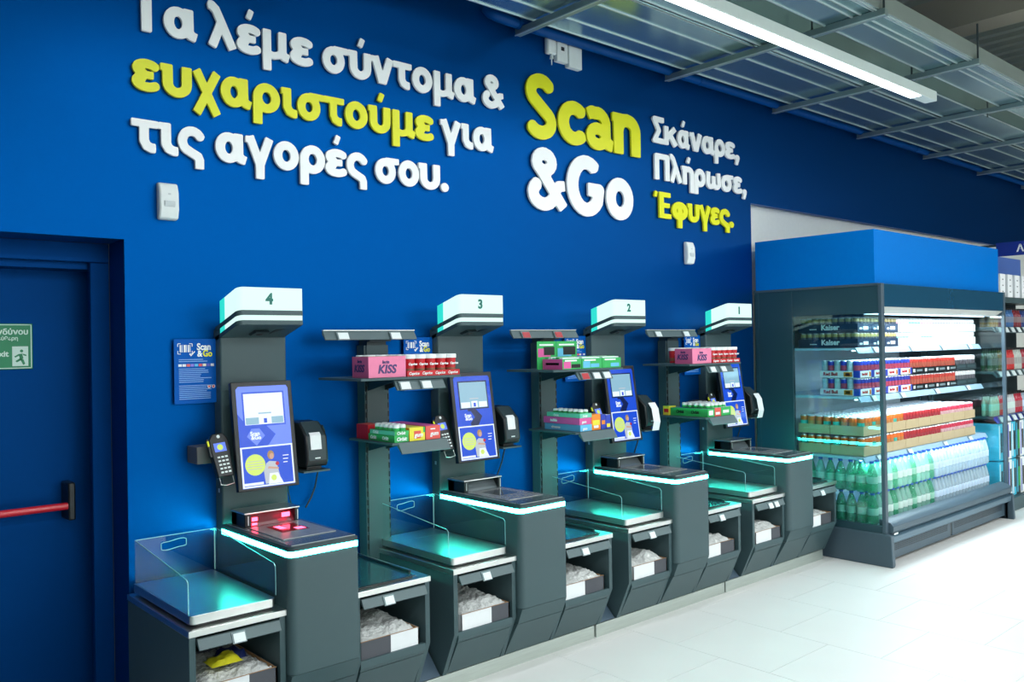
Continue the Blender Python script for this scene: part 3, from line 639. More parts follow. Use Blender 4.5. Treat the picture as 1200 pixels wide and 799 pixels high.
    surf(T, [(.06, .252), (.105, .208), (.15, .252), (.125, .288), (.085, .288)], .0020, 'diamond', S_LILAC if bri else S_BLUE, scr)
    text_obj('logo_text', 'Scan', S_WHITE, .026, (.077, .256, .0026), T, scr, bold=.04, depth=.0003)
    text_obj('logo_text', '&Go', S_WHITE, .026, (.080, .237, .0026), T, scr, bold=.04, depth=.0003)
    surf(T, rr(.022, Ww-.022, .014, .204), .0020, 'advert_border', S_WHITE, scr)
    surf(T, rr(.030, Ww-.030, .021, .197), .0026, 'advert', S_BLUE, scr)
    surf(T, rr(.030, .125, .024, .036), .0032, 'advert_strip', S_WHITE, scr)
    surf(T, circ(.090, .118, .050), .0032, 'lime_disc', S_YEL, scr)
    for i, (a, c_) in enumerate(((.055, .125), (.050, .13), (.050, .13), (.055, .122))): surf(T, rr(a, c_, .133-i*.012, .136-i*.012), .0036, 'disc_print', S_GREY, scr)
    surf(T, [(.135, .025), (.215, .025), (.205, .08), (.195, .125), (.160, .130), (.145, .12), (.13, .085)], .0036, 'advert_figure', S_GREY, scr)
    surf(T, [(.150, .022), (.225, .022), (.20, .072), (.158, .072)], .0041, 'advert_bag', S_WHITE, scr)
    surf(T, circ(.178, .050, .014), .0046, 'bag_emblem', S_YEL, scr)
    surf(T, circ(.170, .158, .017, ry=.021), .0041, 'advert_hair', S_HAIR, scr)
    surf(T, circ(.174, .152, .011, ry=.014), .0046, 'advert_face', S_SKIN, scr)
    surf(T, [(.150, .095), (.205, .088), (.207, .096), (.155, .105)], .0041, 'advert_arm', S_SKIN, scr)
    surf(T, circ(.20, .115, .009), .0046, 'advert_flower', S_RED, scr)
    for i in range(3): surf(T, rr(.232, .262-.004*i, .148-i*.016, .152-i*.016), .0036, 'advert_text', S_WHITE, scr)
    # payment terminal
    pt = thing('payment_terminal', (X(1.63), -.2, 1.13), 'black handheld card terminal in a cradle left of the screen, '+who, 'card terminal', 'card payment terminals')
    bl = Vector((X(1.602), -.225, 1.120)); tl = Vector((X(1.585), -.150, 1.312)); rt = Vector((1, 0, .0)); up = (tl-bl); Hh = up.length; up.normalize(); rt = (rt-up*rt.dot(up)).normalized(); nn = rt.cross(up)
    T = Matrix(((rt.x, up.x, nn.x, bl.x), (rt.y, up.y, nn.y, bl.y), (rt.z, up.z, nn.z, bl.z), (0, 0, 0, 1)))
    b = MB(); b.extr([(0, .0, -.035), (.075, 0, -.035), (.082, .08, -.035), (.090, .13, -.035), (.088, .18, -.035), (.07, Hh, -.035), (.02, Hh, -.035), (-.002, .18, -.035), (-.004, .13, -.035), (-.002, .08, -.035)], (0, 0, .035)); b.v = [tuple(T @ Vector(q)) for q in b.v]; b.build('terminal_body', M_BLACK, pt, bevel=.005)
    dsp = surf(T, rr(.014, .070, .118, .160), .0008, 'terminal_display', S_LILAC, pt)
    surf(T, circ(.042, .139, .014), .0014, 'lime_icon', S_YEL, dsp)
    surf(T, circ(.045, .190, .008), .0012, 'lamp_lens', M_TAG, pt)
    b = MB()
    for i in range(3):
        for j in range(5):
            u, v = .018+i*.018, .016+j*.018; b.add([tuple(T @ Vector(q)) for q in ((u, v, .0), (u+.012, v, .0), (u+.012, v+.008, .0), (u, v+.008, 0), (u, v, .002), (u+.012, v, .002), (u+.012, v+.008, .002), (u, v+.008, .002))], [(4, 5, 6, 7), (0, 1, 5, 4), (1, 2, 6, 5), (2, 3, 7, 6), (3, 0, 4, 7)])
    b.build('keypad', M_TAG, pt)
    b = MB(); b.box(-.012, -.004, .10, .185, -.02, 0); b.v = [tuple(T @ Vector(q)) for q in b.v]; b.build('cradle_clip', M_BLACK, pt)
    b = MB(); b.box(-.014, -.006, .15, .175, -.004, .004); b.v = [tuple(T @ Vector(q)) for q in b.v]; b.build('yellow_clip', M_YEL, pt)
    B('wall_bracket', mat('grey bracket', (.10, .10, .10), rough=.5), (X(1.545), X(1.66), -.12, -.001, 1.175, 1.255), pt, .003)
    MB().tube([tuple(T @ Vector(q)) for q in ((.008, .0, -.01), (.006, -.035, -.005), (.03, -.042, 0), (.066, -.038, 0), (.072, 0, -.01))], .0018, 6).build('wire_loop', M_STEEL, pt)
    # receipt printer
    rp = thing('receipt_printer', (X(2.11), -.18, 1.11), ('black receipt printer with paper slip right of the screen, ' if k < 2 else 'black receipt printer with long white paper hanging out, ')+who, 'receipt printer', 'receipt printers')
    MB().prism_x([(-.06, 1.12), (-.235, 1.12), (-.250, 1.15), (-.235, 1.27), (-.16, 1.335), (-.06, 1.34)], X(2.035), X(2.155)).build('printer_body', M_BLACK, rp, bevel=.008)
    MB().prism_x([(-.249, 1.152), (-.2505, 1.152), (-.236, 1.272), (-.160, 1.338), (-.158, 1.336)], X(2.048), X(2.142)).build('front_cover', M_DARK2, rp)
    if k < 2: MB().prism_x([(-.2455, 1.205), (-.2475, 1.205), (-.238, 1.275), (-.225, 1.288), (-.222, 1.286), (-.235, 1.273)], X(2.060), X(2.118)).build('paper_slip', M_PAPER, rp)
    else: MB().prism_x([(-.275, 1.10), (-.277, 1.10), (-.292, 1.16), (-.275, 1.25), (-.245, 1.29), (-.243, 1.287), (-.272, 1.249), (-.290, 1.16)], X(2.060), X(2.130)).build('paper_slip', M_PAPER, rp)
    B('printer_logo', M_TAG, (X(2.08), X(2.108), -.2515, -.249, 1.160, 1.166), rp)
    B('printer_tray', M_DARK, (X(2.02), X(2.165), -.245, -.0, 1.094, 1.102), rp)
    B('printer_foot', M_BLACK, (X(2.06), X(2.14), -.20, -.08, 1.102, 1.12), rp)
    MB().tube([(X(2.155), -.13, 1.30), (X(2.185), -.13, 1.305), (X(2.20), -.12, 1.28), (X(2.20), -.12, 1.20), (X(2.185), -.11, 1.17), (X(2.155), -.11, 1.17)], .009, 8).build('side_handle', M_BLACK, rp, smooth=.8)
    cb = MB().tube([(X(2.195), -.08, 1.17), (X(2.205), -.05, 1.08), (X(2.20), -.02, .98), (X(2.18), -.015, .93), (X(2.14), -.03, .885)], .0045, 7).tube([(X(2.03), -.05, 1.10), (X(2.045), -.03, .98), (X(2.06), -.02, .93), (X(2.07), -.03, .885)], .003, 6).build('power_cable', M_BLACK, None, smooth=.8)
    tag(cb, 'two thin dark cables on the wall below the receipt printer '+who, 'cable', 'printer cables')
    # info poster left of the column
    po = thing('info_poster', (X(1.585), -.02, 1.45), '', 'poster', 'blue instruction posters')
    po['label'] = ['whole blue instruction poster left of the leftmost column', 'blue instruction poster half hidden behind pink snack carton and red cups', 'blue instruction poster half hidden behind green snack displays', 'blue instruction poster half hidden behind the rightmost snack shelf'][k]
    x0, x1, z0, z1 = X(1.482), X(1.694), 1.452, 1.757; yy = -.022
    B('board', M_POST, (x0, x1, yy, yy+.004, z0, z1), po, .001)
    B('standoff', M_SEAM, (X(1.674), X(1.684), yy+.004, -.001, 1.46, 1.47), po); B('standoff', M_SEAM, (x0+.01, x0+.02, yy+.004, -.001, 1.72, 1.73), po)
    w0 = yy-.0008
    text_obj('heading', 'Scan', M_WHITE, .044, (x0+.108, w0, z1-.052), '-Y', po, bold=.035, xs=.85)
    text_obj('heading', '&', M_WHITE, .040, (x0+.110, w0, z1-.083), '-Y', po, bold=.035, xs=.9)
    text_obj('heading', 'Go', M_YEL, .042, (x0+.136, w0, z1-.083), '-Y', po, bold=.035, xs=.85)
    b = MB()
    for sx in (0, 1):
        for sz in (0, 1):
            cx, cz = x0+.018+sx*.068, z1-.022-sz*.048; b.box(*sorted((cx, cx+(.014 if sx == 0 else -.014))), w0-.0004, yy, cz-.0015, cz+.0015); b.box(cx-.0015, cx+.0015, w0-.0004, yy, *sorted((cz, cz+(-.014 if sz == 0 else .014))))
    for i, wv in enumerate((.006, .003, .008, .004, .006, .003)): b.box(x0+.027+i*.0095, x0+.027+i*.0095+wv, w0-.0004, yy, z1-.062, z1-.028)
    b.extr([(x0+.072, w0, z1-.072), (x0+.080, w0, z1-.082), (x0+.10, w0, z1-.060), (x0+.097, w0, z1-.057), (x0+.080, w0, z1-.0755), (x0+.075, w0, z1-.068)], (0, .0006, 0))
    b.build('barcode_icon', M_WHITE, po)
    b = MB(); rn = random.Random(3)
    for i in range(22):
        if i in (2, 3, 4, 13): continue
        z = z1-.097-i*.0088; b.box(x0+.022, x0+.022+(.10+.065*rn.random() if i < 18 else .15), w0-.0003, yy, z-.0016, z+.0016)
    b.build('small_print', M_POSTT, po)
    for i, cc in enumerate(((.8, .85, .9), (.8, .82, .85), (.75, .12, .10), (.25, .2, .7), (.1, .5, .8), (.8, .1, .1), (.85, .8, .6), (.1, .1, .5), (.7, .75, .8))):
        B('payment_mark', mat('payment mark %d' % i, cc, rough=.5), (x0+.020+i*.0192, x0+.036+i*.0192, w0-.0004, yy, z1-.130, z1-.118), po)
    for i in range(2):
        b = MB(); b.extr([(x0+.165+i*.021+.0085*math.cos(a*PI/6), w0, z0+.078+.0085*math.sin(a*PI/6)) for a in range(12)], (0, .0006, 0)); b.build('round_pictogram', mat('pale pictogram', (.8, .72, .75)), po)
        B('pictogram_mark', mat('pictogram red', (.7, .05, .05)), (x0+.161+i*.021, x0+.169+i*.021, w0-.0006, w0, z0+.074, z0+.082), po)
for k in range(4): kiosk(k)
# plinth sections
edges = [-.1+1.2, 2.369, 3.655, 4.941, 6.25]
for i, (a, c_) in enumerate(zip(edges, edges[1:])):
    o = MB().box(a+.008, c_-.008, -.628, -.60, .0, .073).build('trim_%d' % (i+3), M_PLINTH, bevel=.001); struct(o)
struct(B('trim_7', M_DARK2, (1.1, 6.25, -.598, -.02, .0, .072)))

# ------------------------------------------------------------------ snack racks between the kiosks
RN = ['between kiosks four and three', 'between kiosks three and two', 'between kiosks two and one']
SH2 = [1.228, 1.178, 1.178]
def rack(k):
    dx = k*P_; X = lambda v: v+dx; z2 = SH2[k]
    t = thing('snack_rack', (X(2.55), -.04, .4), 'slotted post rack with two slate shelves '+RN[k], 'shelf rack', 'snack racks between the kiosks')
    MB().box(X(2.487), X(2.617), -.082, -.075, .40, 1.715).box(X(2.475), X(2.487), -.075, -.002, .40, 1.715).box(X(2.617), X(2.629), -.075, -.002, .40, 1.715).build('post', M_DARK, t, bevel=.001)
    s = MB()
    for i in range(20):
        z = .62+i*.047
        for x in (2.481, 2.620): s.box(X(x), X(x+.004), -.0835, -.075, z, z+.030)
    s.build('post_slots', M_BLACK, t)['kind'] = 'stuff'
    B('rail_arm', M_DARK2, (X(2.485), X(2.619), -.12, -.083, 1.735, 1.75), t); B('rail_arm', M_DARK2, (X(2.49), X(2.61), -.083, -.004, 1.715, 1.75), t)
    MB().prism_x([(-.115, 1.792), (-.145, 1.745), (-.140, 1.742), (-.108, 1.772), (-.108, 1.792)], X(2.206), X(2.775)).build('price_rail', M_RAIL, t, bevel=.001)
    B('rail_cap', M_SEAM, (X(2.206), X(2.775), -.122, -.106, 1.792, 1.797), t)
    for x in ((2.275, 2.60) if k != 1 else (2.275, 2.555)): price_tag(t, X(x), -.150, 1.744, .07, .042, red=(k == 1), tilt=.024)
    MB().box(X(2.192), X(2.80), -.50, -.09, 1.540, 1.553).build('shelf', M_DARK, t, bevel=.002)
    for x in (2.49, 2.60): MB().prism_x([(-.085, 1.54), (-.40, 1.54), (-.085, 1.47)], X(x), X(x+.006)).build('shelf_bracket', M_DARK2, t)
    MB().prism_x([(-.485, 1.5395), (-.515, 1.49), (-.510, 1.487), (-.478, 1.52), (-.478, 1.5395)], X(2.39), X(2.69)).build('price_rail', M_RAIL, t, bevel=.001)
    for i, x in enumerate(((2.405, 2.535), (2.41, 2.51, 2.60), (2.405, 2.53))[k]): price_tag(t, X(x), -.520, 1.490, .066, .042, red=(k == 1 and i == 0), tilt=.024)
    MB().box(X(2.365), X(2.70), -.50, -.09, z2-.012, z2).build('shelf', M_DARK, t, bevel=.002)
    for x in (2.49, 2.60): MB().prism_x([(-.085, z2-.012), (-.38, z2-.012), (-.085, z2-.08)], X(x), X(x+.006)).build('shelf_bracket', M_DARK2, t)
    MB().prism_x([(-.50, z2-.0), (-.535, z2-.052), (-.530, z2-.055), (-.490, z2-.02), (-.490, z2-.0)], X(2.40), X(2.70)).build('price_rail', M_RAIL, t, bevel=.001)
for k in range(3): rack(k)

M_PINK = mat('pink carton', (.80, .22, .38), rough=.6); M_PURP = mat('dark violet print', (.06, .04, .16), rough=.5)
M_CRED = mat('red printed board', (.55, .012, .02), rough=.4); M_CBROWN = mat('wafer picture print', (.25, .10, .05), rough=.5)
M_GRN = mat('green printed board', (.03, .42, .10), rough=.45); M_MINT = mat('mint printed board', (.15, .60, .42), rough=.45)
M_LBLUE = mat('light blue printed board', (.12, .48, .75), rough=.45); M_MAG = mat('magenta printed board', (.72, .10, .35), rough=.45)
M_ORA = mat('orange printed board', (.85, .25, .02), rough=.45); M_DBLUE = mat('deep blue printed board', (.02, .05, .45), rough=.45)
M_YELB = mat('yellow printed board', (.80, .72, .05), rough=.45); M_CORAL = mat('coral red board', (.75, .10, .08), rough=.45)
M_LIDW = mat('white plastic lid', lin(236, 242, 242), rough=.35)
def pbox(name, x0, x1, y0, y1, z0, h, mats, label, cat, group=None, texts=(), blocks=()):
    """printed product box: mats = (front, side, top); texts/blocks are print on front ('F') or left side ('S')"""
    t = thing(name, ((x0+x1)/2, (y0+y1)/2, z0), label, cat, group)
    b = MB(); z1 = z0+h
    v = [(x0,y0,z0),(x1,y0,z0),(x1,y1,z0),(x0,y1,z0),(x0,y0,z1),(x1,y0,z1),(x1,y1,z1),(x0,y1,z1)]
    for f, m in (((0,1,5,4),0), ((3,0,4,7),1), ((4,5,6,7),2), ((1,2,6,5),1), ((2,3,7,6),0), ((0,3,2,1),0)): b.f.append(list(f)); b.m.append(m)
    b.v = v; b.build('box_body', list(mats), t, bevel=.0015)
    for fc, s, m, u, v_, size in texts:
        if fc == 'F': text_obj('print', s, m, size, (x0+u, y0-.0012, z0+v_), '-Y', t, bold=.03, shear=.2)
        else: text_obj('print', s, m, size, (x0-.0012, y1-u, z0+v_), '-X', t, bold=.03, shear=.2)
    for fc, u0, u1, v0, v1, m in blocks:
        if fc == 'F': B('printed_field', m, (x0+u0, x0+u1, y0-.0010, y0, z0+v0, z0+v1), t)
        else: B('printed_field', m, (x0-.0010, x0, y1-u1, y1-u0, z0+v0, z0+v1), t)
    return t
def cup(name, x, y, z, r, h, label, cat, group):
    t = thing(name, (x, y, z), label, cat, group)
    MB().lathe((x, y, z), [(r*.86, 0, 0), (r*.88, .004, 0), (r*.90, h*.15, 1), (r*.93, h*.42, 0), (r, h, 0)], 14).build('cup_body', [M_CRED, M_CBROWN], t, smooth=.5)
    MB().lathe((x, y, z+h), [(r*1.10, 0, 0), (r*1.10, .018, 0), (r*1.02, .021, 0)], 14).build('lid', M_LIDW, t, smooth=.5)
    text_obj('print', 'Caprice', M_LIDW, .0165, (x-.024, y-r-.0012, z+h*.62), '-Y', t, bold=.03, shear=.25)
    return t
def rowcopies(proto, spots, label, group):
    for q in spots: clone(proto, q, label, group)
for k, pl in ((0, 'leftmost snack rack'), (2, 'rightmost snack rack')):
    X = lambda v: v+k*P_; z = 1.5535
    pbox('snack_carton', X(2.245), X(2.463), -.485, -.335, z, .104, (M_PINK, mat('deeper pink', (.62, .12, .28)), M_CARTB), 'pink snack carton printed KISS on the top shelf of the '+pl, 'carton', 'pink snack cartons',
         [('F', 'KISS', M_PURP, .052, .022, .058), ('F', 'lacta', M_PURP, .078, .070, .022), ('S', 'KISS', M_PURP, .020, .030, .050), ('S', 'lacta', M_PURP, .050, .074, .022)])
    tr = thing('cup_tray', (X(2.635), -.35, z), 'red cardboard tray holding the lidded cups on the '+pl, 'tray', 'red cup trays')
    MB().box(X(2.468), X(2.80), -.49, -.487, z, z+.028).box(X(2.468), X(2.471), -.487, -.22, z, z+.028).box(X(2.797), X(2.80), -.487, -.22, z, z+.028).box(X(2.468), X(2.80), -.22, -.217, z, z+.028).box(X(2.471), X(2.797), -.487, -.22, z, z+.002).build('tray_body', M_CRED, tr)
    for i in range(4): text_obj('print', 'Caprice', M_LIDW, .020, (X(2.476)+i*.082, -.4912, z+.008), '-Y', tr, bold=.02, shear=.3)
    lb = 'red lidded wafer cup in the tray on the '+pl; g = 'lidded cups on the '+pl
    c0 = cup('wafer_cup', X(2.503), -.454, z+.003, .030, .086, lb, 'cup', g)
    rowcopies(c0, [(i*.0655, j*.064, 0) for j in range(4) for i in range(5) if (i, j) != (0, 0)]+[(-.066*i, .164+j*.066, 0) for j in range(2) for i in (1, 2)], lb, g)
# rack A lower shelf
z = SH2[0]
pbox('gum_tray', 2.385, 2.470, -.49, -.25, z, .034, (M_GRN, M_GRN, M_GRN), 'green gum tray printed Orbit, lower of two on the leftmost rack', 'gum tray', None, [('F', 'Orbit', M_LIDW, .012, .008, .026), ('S', 'Orbit', M_LIDW, .02, .01, .024), ('S', 'Orbit', M_LIDW, .13, .01, .024)])
pbox('gum_tray', 2.388, 2.473, -.488, -.26, z+.0345, .022, (M_GRN, M_MINT, M_GRN), 'green gum tray with white jars, upper of two on the leftmost rack', 'gum tray', None, [('F', 'Orbit', M_LIDW, .012, .004, .022), ('S', 'Orbit', M_LIDW, .03, .003, .022)])
def jar(x, y, z, lb, g):
    t = thing('gum_jar', (x, y, z), lb, 'gum jar', g)
    MB().lathe((x, y, z), [(.016, 0, 1), (.017, .004, 1), (.017, .014, 0), (.0165, .028, 0), (.013, .032, 0)], 10).build('jar_body', [M_LIDW, M_GRN], t, smooth=.6)
    return t
j0 = jar(2.409, -.468, z+.057, 'small white gum jar on the green trays of the leftmost rack', 'white gum jars on the leftmost rack')
rowcopies(j0, [(i*.038, j*.040, 0) for i in range(2) for j in range(5) if i+j], j0['label'], j0['group'])
pbox('gum_box', 2.476, 2.572, -.488, -.14, z, .068, (M_YELB, M_ORA, M_YELB), 'yellow fruit gum box in the middle of the leftmost lower shelf', 'gum box', None, [('F', 'gum', M_LIDW, .03, .02, .03)], [('F', .028, .07, .012, .05, M_CORAL), ('F', .085, .096, .04, .068, M_GRN)])
pbox('gum_box', 2.576, 2.668, -.488, -.14, z, .070, (M_CORAL, M_CRED, M_MAG), 'coral red gum box at the right end of the leftmost lower shelf', 'gum box', None, [('F', 'gum', M_LIDW, .028, .02, .03)], [('F', .03, .06, .05, .056, M_LIDW)])
pbox('gum_box', 2.388, 2.468, -.245, -.13, z, .076, (M_CRED, M_CRED, M_CORAL), 'dark red gum box at the left back of the leftmost lower shelf', 'gum box')
# rack B upper shelf: three green display boxes, two with raised header cards
dx = P_; z = 1.5535
for i, (x0, x1, mf, cc, hd) in enumerate(((2.272, 2.432, M_MAG, 'pink', True), (2.436, 2.612, M_LBLUE, 'blue', True), (2.616, 2.785, M_GRN, 'green', False))):
    t = pbox('bar_display', x0+dx, x1+dx, -.495, -.325, z, .062, (M_GRN, mf if i == 0 else M_GRN, M_MINT), 'green display box with %s picture%s on the middle rack top shelf' % (cc, ' and raised header card' if hd else ' and no header card'), 'snack display box', 'green bar display boxes',
             [], [('F', .01, .07, .006, .045, mf), ('F', .075, .15, .008, .03, M_BLACK if i == 0 else M_LBLUE), ('F', .02, .12, .047, .056, M_LIDW)]+([('S', .02, .12, .006, .036, M_MAG), ('S', .03, .14, .026, .04, M_BLACK)] if i == 0 else []))
    for j in range(5):
        B('wrapped_bar', (M_LIDW, M_GRN, M_MINT)[j % 3], (x0+dx+.01, x1+dx-.01, -.485+j*.031, -.46+j*.031, z+.061, z+.070+.003*(j % 2)), t, .002)
    if hd:
        B('header_card', M_GRN, (x0+dx-.04, x1+dx-.04, -.322, -.319, z, z+.168), t)
        B('header_picture', mf, (x0+dx-.032, x1+dx-.09, -.3232, -.322, z+.075, z+.125), t)
        B('header_picture', M_BLACK, (x0+dx+.015, x1+dx-.055, -.3234, -.322, z+.085, z+.135), t)
        B('header_stripe', M_LIDW, (x0+dx-.02, x1+dx-.065, -.3232, -.322, z+.142, z+.152), t)
# rack B lower shelf
z = SH2[1]; x0 = 2.42+dx
pbox('gum_box', x0, x0+.10, -.488, -.18, z, .040, (M_LBLUE, M_LBLUE, M_LBLUE), 'light blue long gum box, bottom of the stack on the middle rack', 'gum box', None, [('S', 'airwaves', M_LIDW, .06, .012, .022), ('F', 'gum', M_LIDW, .02, .01, .022)])
pbox('gum_box', x0-.004, x0+.098, -.485, -.175, z+.0405, .040, (M_MAG, M_MAG, M_MAG), 'magenta long gum box, middle of the stack on the middle rack', 'gum box', None, [('S', 'bubble', M_LIDW, .06, .012, .022), ('F', 'gum', M_LIDW, .02, .01, .022)])
pbox('gum_box', x0, x0+.102, -.487, -.20, z+.081, .026, (M_MINT, M_MINT, M_MINT), 'mint green gum box, top of the stack on the middle rack', 'gum box', None, [('S', 'Orbit', M_LIDW, .06, .004, .020), ('F', 'Orbit', M_LIDW, .02, .005, .018)])
j1 = jar(x0+.026, -.465, z+.107, 'small white gum jar on the mint box of the middle rack', 'white gum jars on the middle rack')
j1.scale = (1, 1, .7)
rowcopies(j1, [(i*.042, j*.042, 0) for i in range(2) for j in range(6) if i+j], j1['label'], j1['group'])
pbox('candy_bag', x0+.108, x0+.188, -.478, -.30, z, .095, (M_ORA, M_ORA, M_ORA), 'orange candy pack beside the gum stack on the middle rack', 'candy pack', None, [], [('F', .01, .07, .03, .06, M_YELB), ('F', .02, .06, .012, .028, M_LIDW)])
pbox('candy_bag', x0+.192, x0+.235, -.478, -.32, z, .090, (M_DBLUE, M_DBLUE, M_DBLUE), 'deep blue candy pack beside the orange one on the middle rack', 'candy pack', None, [], [('F', .006, .036, .03, .055, M_ORA)])
pbox('candy_bag', x0+.238, x0+.280, -.478, -.32, z, .086, (M_DBLUE, M_DBLUE, M_LIDW), 'deep blue candy pack at the right end of the middle rack', 'candy pack', None, [], [('F', .006, .036, .01, .032, M_YELB)])
# rack C lower shelf
dx = 2*P_; z = SH2[2]; x0 = 2.41+dx
pbox('gum_box', x0, x0+.075, -.485, -.16, z, .056, (M_GRN, M_GRN, M_MINT), 'long green gum box on the rightmost lower shelf', 'gum box', None, [('S', 'Orbit', M_BLACK, .05, .02, .03), ('S', 'Orbit', M_BLACK, .18, .02, .03)], [('F', .012, .06, .012, .045, M_LIDW)])
pbox('gum_box', x0+.079, x0+.155, -.485, -.2, z, .060, (M_CORAL, M_GRN, M_LIDW), 'coral and white gum box on the rightmost lower shelf', 'gum box', None, [], [('F', .012, .06, .012, .030, M_LIDW)])
pbox('gum_box', x0+.159, x0+.275, -.485, -.2, z, .062, (M_GRN, M_GRN, M_LIDW), 'green and white gum box at the right end of the rightmost lower shelf', 'gum box', None, [], [('F', .02, .09, .02, .040, M_LIDW)])
pbox('gum_box', x0-.01, x0+.07, -.155, -.10, z, .066, (M_YELB, M_YELB, M_GRN), 'yellow green gum box at the left back of the rightmost lower shelf', 'gum box', None, [], [('S', .01, .05, .02, .045, M_CRED)])
j2 = jar(x0+.03, -.462, z+.063, 'small white gum jar on the boxes of the rightmost rack', 'white gum jars on the rightmost rack')
rowcopies(j2, [(i*.046, j*.05, 0) for i in range(5) for j in range(5) if i+j], j2['label'], j2['group'])

# ------------------------------------------------------------------ open refrigerator
FX0, FX1, FY = 6.335, 8.835, -1.09
F = thing('refrigerated_shelf', (7.58, -.55, 0), 'long open drinks refrigerator with glass side and dark frame', 'refrigerator')
# near side: solid back part, glass front part, frame
pnl = MB(); s_ = FX0; e_ = FX0+.03
pnl.box(s_, e_, -.35, -.002, .24, 2.12); pnl.box(s_, e_, -1.062, -.35, 1.895, 2.12); pnl.box(s_, e_, -1.062, -.35, .24, .30)
pnl.build('side_panel', M_FRIDGE, F, bevel=.002)
B('side_glass', M_FGLASS, (s_+.004, s_+.012, -1.062, -.35, .30, 1.895), F)
B('side_frame', M_FRIDGE2, (s_-.006, s_+.038, -1.092, -1.062, .24, 2.12), F, .004)
B('side_frame', M_FRIDGE2, (s_-.006, s_+.03, -1.062, -.002, 2.105, 2.122), F)
B('side_frame', M_FRIDGE, (s_-.005, s_+.0, -.045, -.012, .24, 2.10), F)
B('far_side_glass', M_FGLASS, (FX1-.03, FX1-.022, -1.062, -.30, .30, 1.90), F)
MB().box(FX1-.035, FX1, -.30, -.02, .24, 2.12).box(FX1-.035, FX1, -1.062, -.30, 1.90, 2.12).box(FX1-.035, FX1, -1.062, -.30, .0, .30).build('far_side_panel', M_FRIDGE2, F)
B('far_frame', M_FRIDGE2, (FX1-.035, FX1, -1.092, -1.062, .0, 2.12), F, .004)
MB().prism_x([(-1.138, 0), (-1.142, .02), (-1.132, .235), (-1.10, .245), (-.02, .245), (-.02, 0)], s_-.012, s_+.035).build('side_foot', M_FRIDGE2, F, bevel=.006)
MB().prism_x([(-1.138, 0), (-1.142, .02), (-1.132, .235), (-1.10, .245), (-.02, .245), (-.02, 0)], FX1-.035, FX1+.0).build('side_foot', M_FRIDGE2, F, bevel=.006)
B('back_wall', M_FRIN, (s_+.03, FX1-.035, -.10, -.05, .1, 2.1), F)
MB().box(s_+.038, FX1-.035, -1.085, -.10, 1.945, 2.118).build('canopy', mat('dark glossy canopy', (.012, .07, .13), rough=.12, spec=.7), F, bevel=.003)
MB().prism_x([(-1.08, 1.944), (-1.02, 1.90), (-.95, 1.90), (-.95, 1.944)], s_+.038, FX1-.035).build('canopy_soffit', mat('pale soffit', (.55, .56, .52), rough=.5), F)
B('canopy_lining', M_FRIN, (s_+.038, FX1-.035, -.945, -.10, 1.925, 1.944), F)
# deck, bumper, grille, kick plate
MB().box(s_+.036, FX1-.036, -1.02, -.10, .255, .285).build('deck', M_SHELFM, F)
MB().prism_x([(-1.02, .34), (-1.03, .345), (-1.105, .325), (-1.128, .30), (-1.128, .262), (-1.10, .235), (-1.02, .235)], s_+.036, FX1-.036).build('bumper', M_FRIDGE2, F, bevel=.003)
MB().prism_x([(-1.11, .232), (-1.125, .222), (-1.118, .175), (-1.085, .155), (-1.02, .155), (-1.02, .232)], s_+.036, FX1-.036).build('lower_bumper', mat('slate bumper', (.06, .12, .165), rough=.35), F, bevel=.003)
B('bumper_badge', M_TAG, (s_+.045, s_+.11, -1.1285, -1.1275, .238, .250), F)
for a, c_ in ((s_+.036, 7.56), (7.60, FX1-.036)):
    g_ = MB().box(a, c_, -1.06, -1.045, .03, .152).build('grille_panel', M_FRIDGE2, F)
    hh = MB(); n = int((c_-a-.08)/.024)
    for i in range(n):
        for j in range(4): hh.box(a+.04+i*.024, a+.055+i*.024, -1.0612, -1.0600, .088+j*.014, .097+j*.014)
    o = hh.build('grille_holes', M_BLACK, g_); o['kind'] = 'stuff'
B('grille_joint', M_BLACK, (7.562, 7.598, -1.058, -1.05, .04, .15), F)
MB().box(s_+.05, FX1-.05, -1.0, -.02, .0, .03).build('kick_base', M_BLACK, F)
# shelves
SHZ = ((1.640, -.86, (6.62, 7.28, 7.9, 8.5)), (1.262, -.875, (6.55, 7.05, 7.72, 8.4)), (.796, -.905, (6.56, 7.1, 7.8, 8.35)))
for z, yf, tg in SHZ:
    MB().box(s_+.036, FX1-.036, yf, -.10, z-.022, z-.004).build('shelf', M_SHELFM, F)
    MB().prism_x([(yf, z-.002), (yf-.025, z-.044), (yf-.020, z-.048), (yf+.005, z-.022), (yf+.005, z-.002)], s_+.036, FX1-.036).build('price_rail', mat('pale blue price rail', (.30, .45, .58), rough=.35), F)
    for x in tg: price_tag(F, x, yf-.031, z-.045, .075, .046, tilt=.026)
    B('shelf_light', M_LEDW, (s_+.06, FX1-.06, yf+.03, yf+.042, z-.030, z-.0225), F)
B('canopy_light', M_LEDW, (s_+.06, FX1-.06, -.94, -.915, 1.905, 1.92), F)
MB().prism_x([(-.905, 1.925), (-.925, 1.893), (-.920, 1.890), (-.898, 1.91)], s_+.05, FX1-.05).build('top_rail', mat('pale blue price rail', (.3, .45, .58)), F)
for z, w_, y_ in ((1.90, FRIDGE_W, -.96), (1.60, FRIDGE_W*.5, -.845), (1.225, FRIDGE_W*.55, -.86), (.765, FRIDGE_W*.9, -.89)):
    ld = bpy.data.lights.new('shelf_lamp', 'AREA'); ld.shape = 'RECTANGLE'; ld.size = 2.35; ld.size_y = .03; ld.energy = w_; ld.color = (.74, .92, 1.0)
    lo = bpy.data.objects.new('shelf_lamp', ld); COL.objects.link(lo); lo.parent = F; lo.location = Vector((7.58, y_, z-.006))-F.location
    lo.rotation_euler = (-.25 if z > 1.7 else -.1, 0, 0)
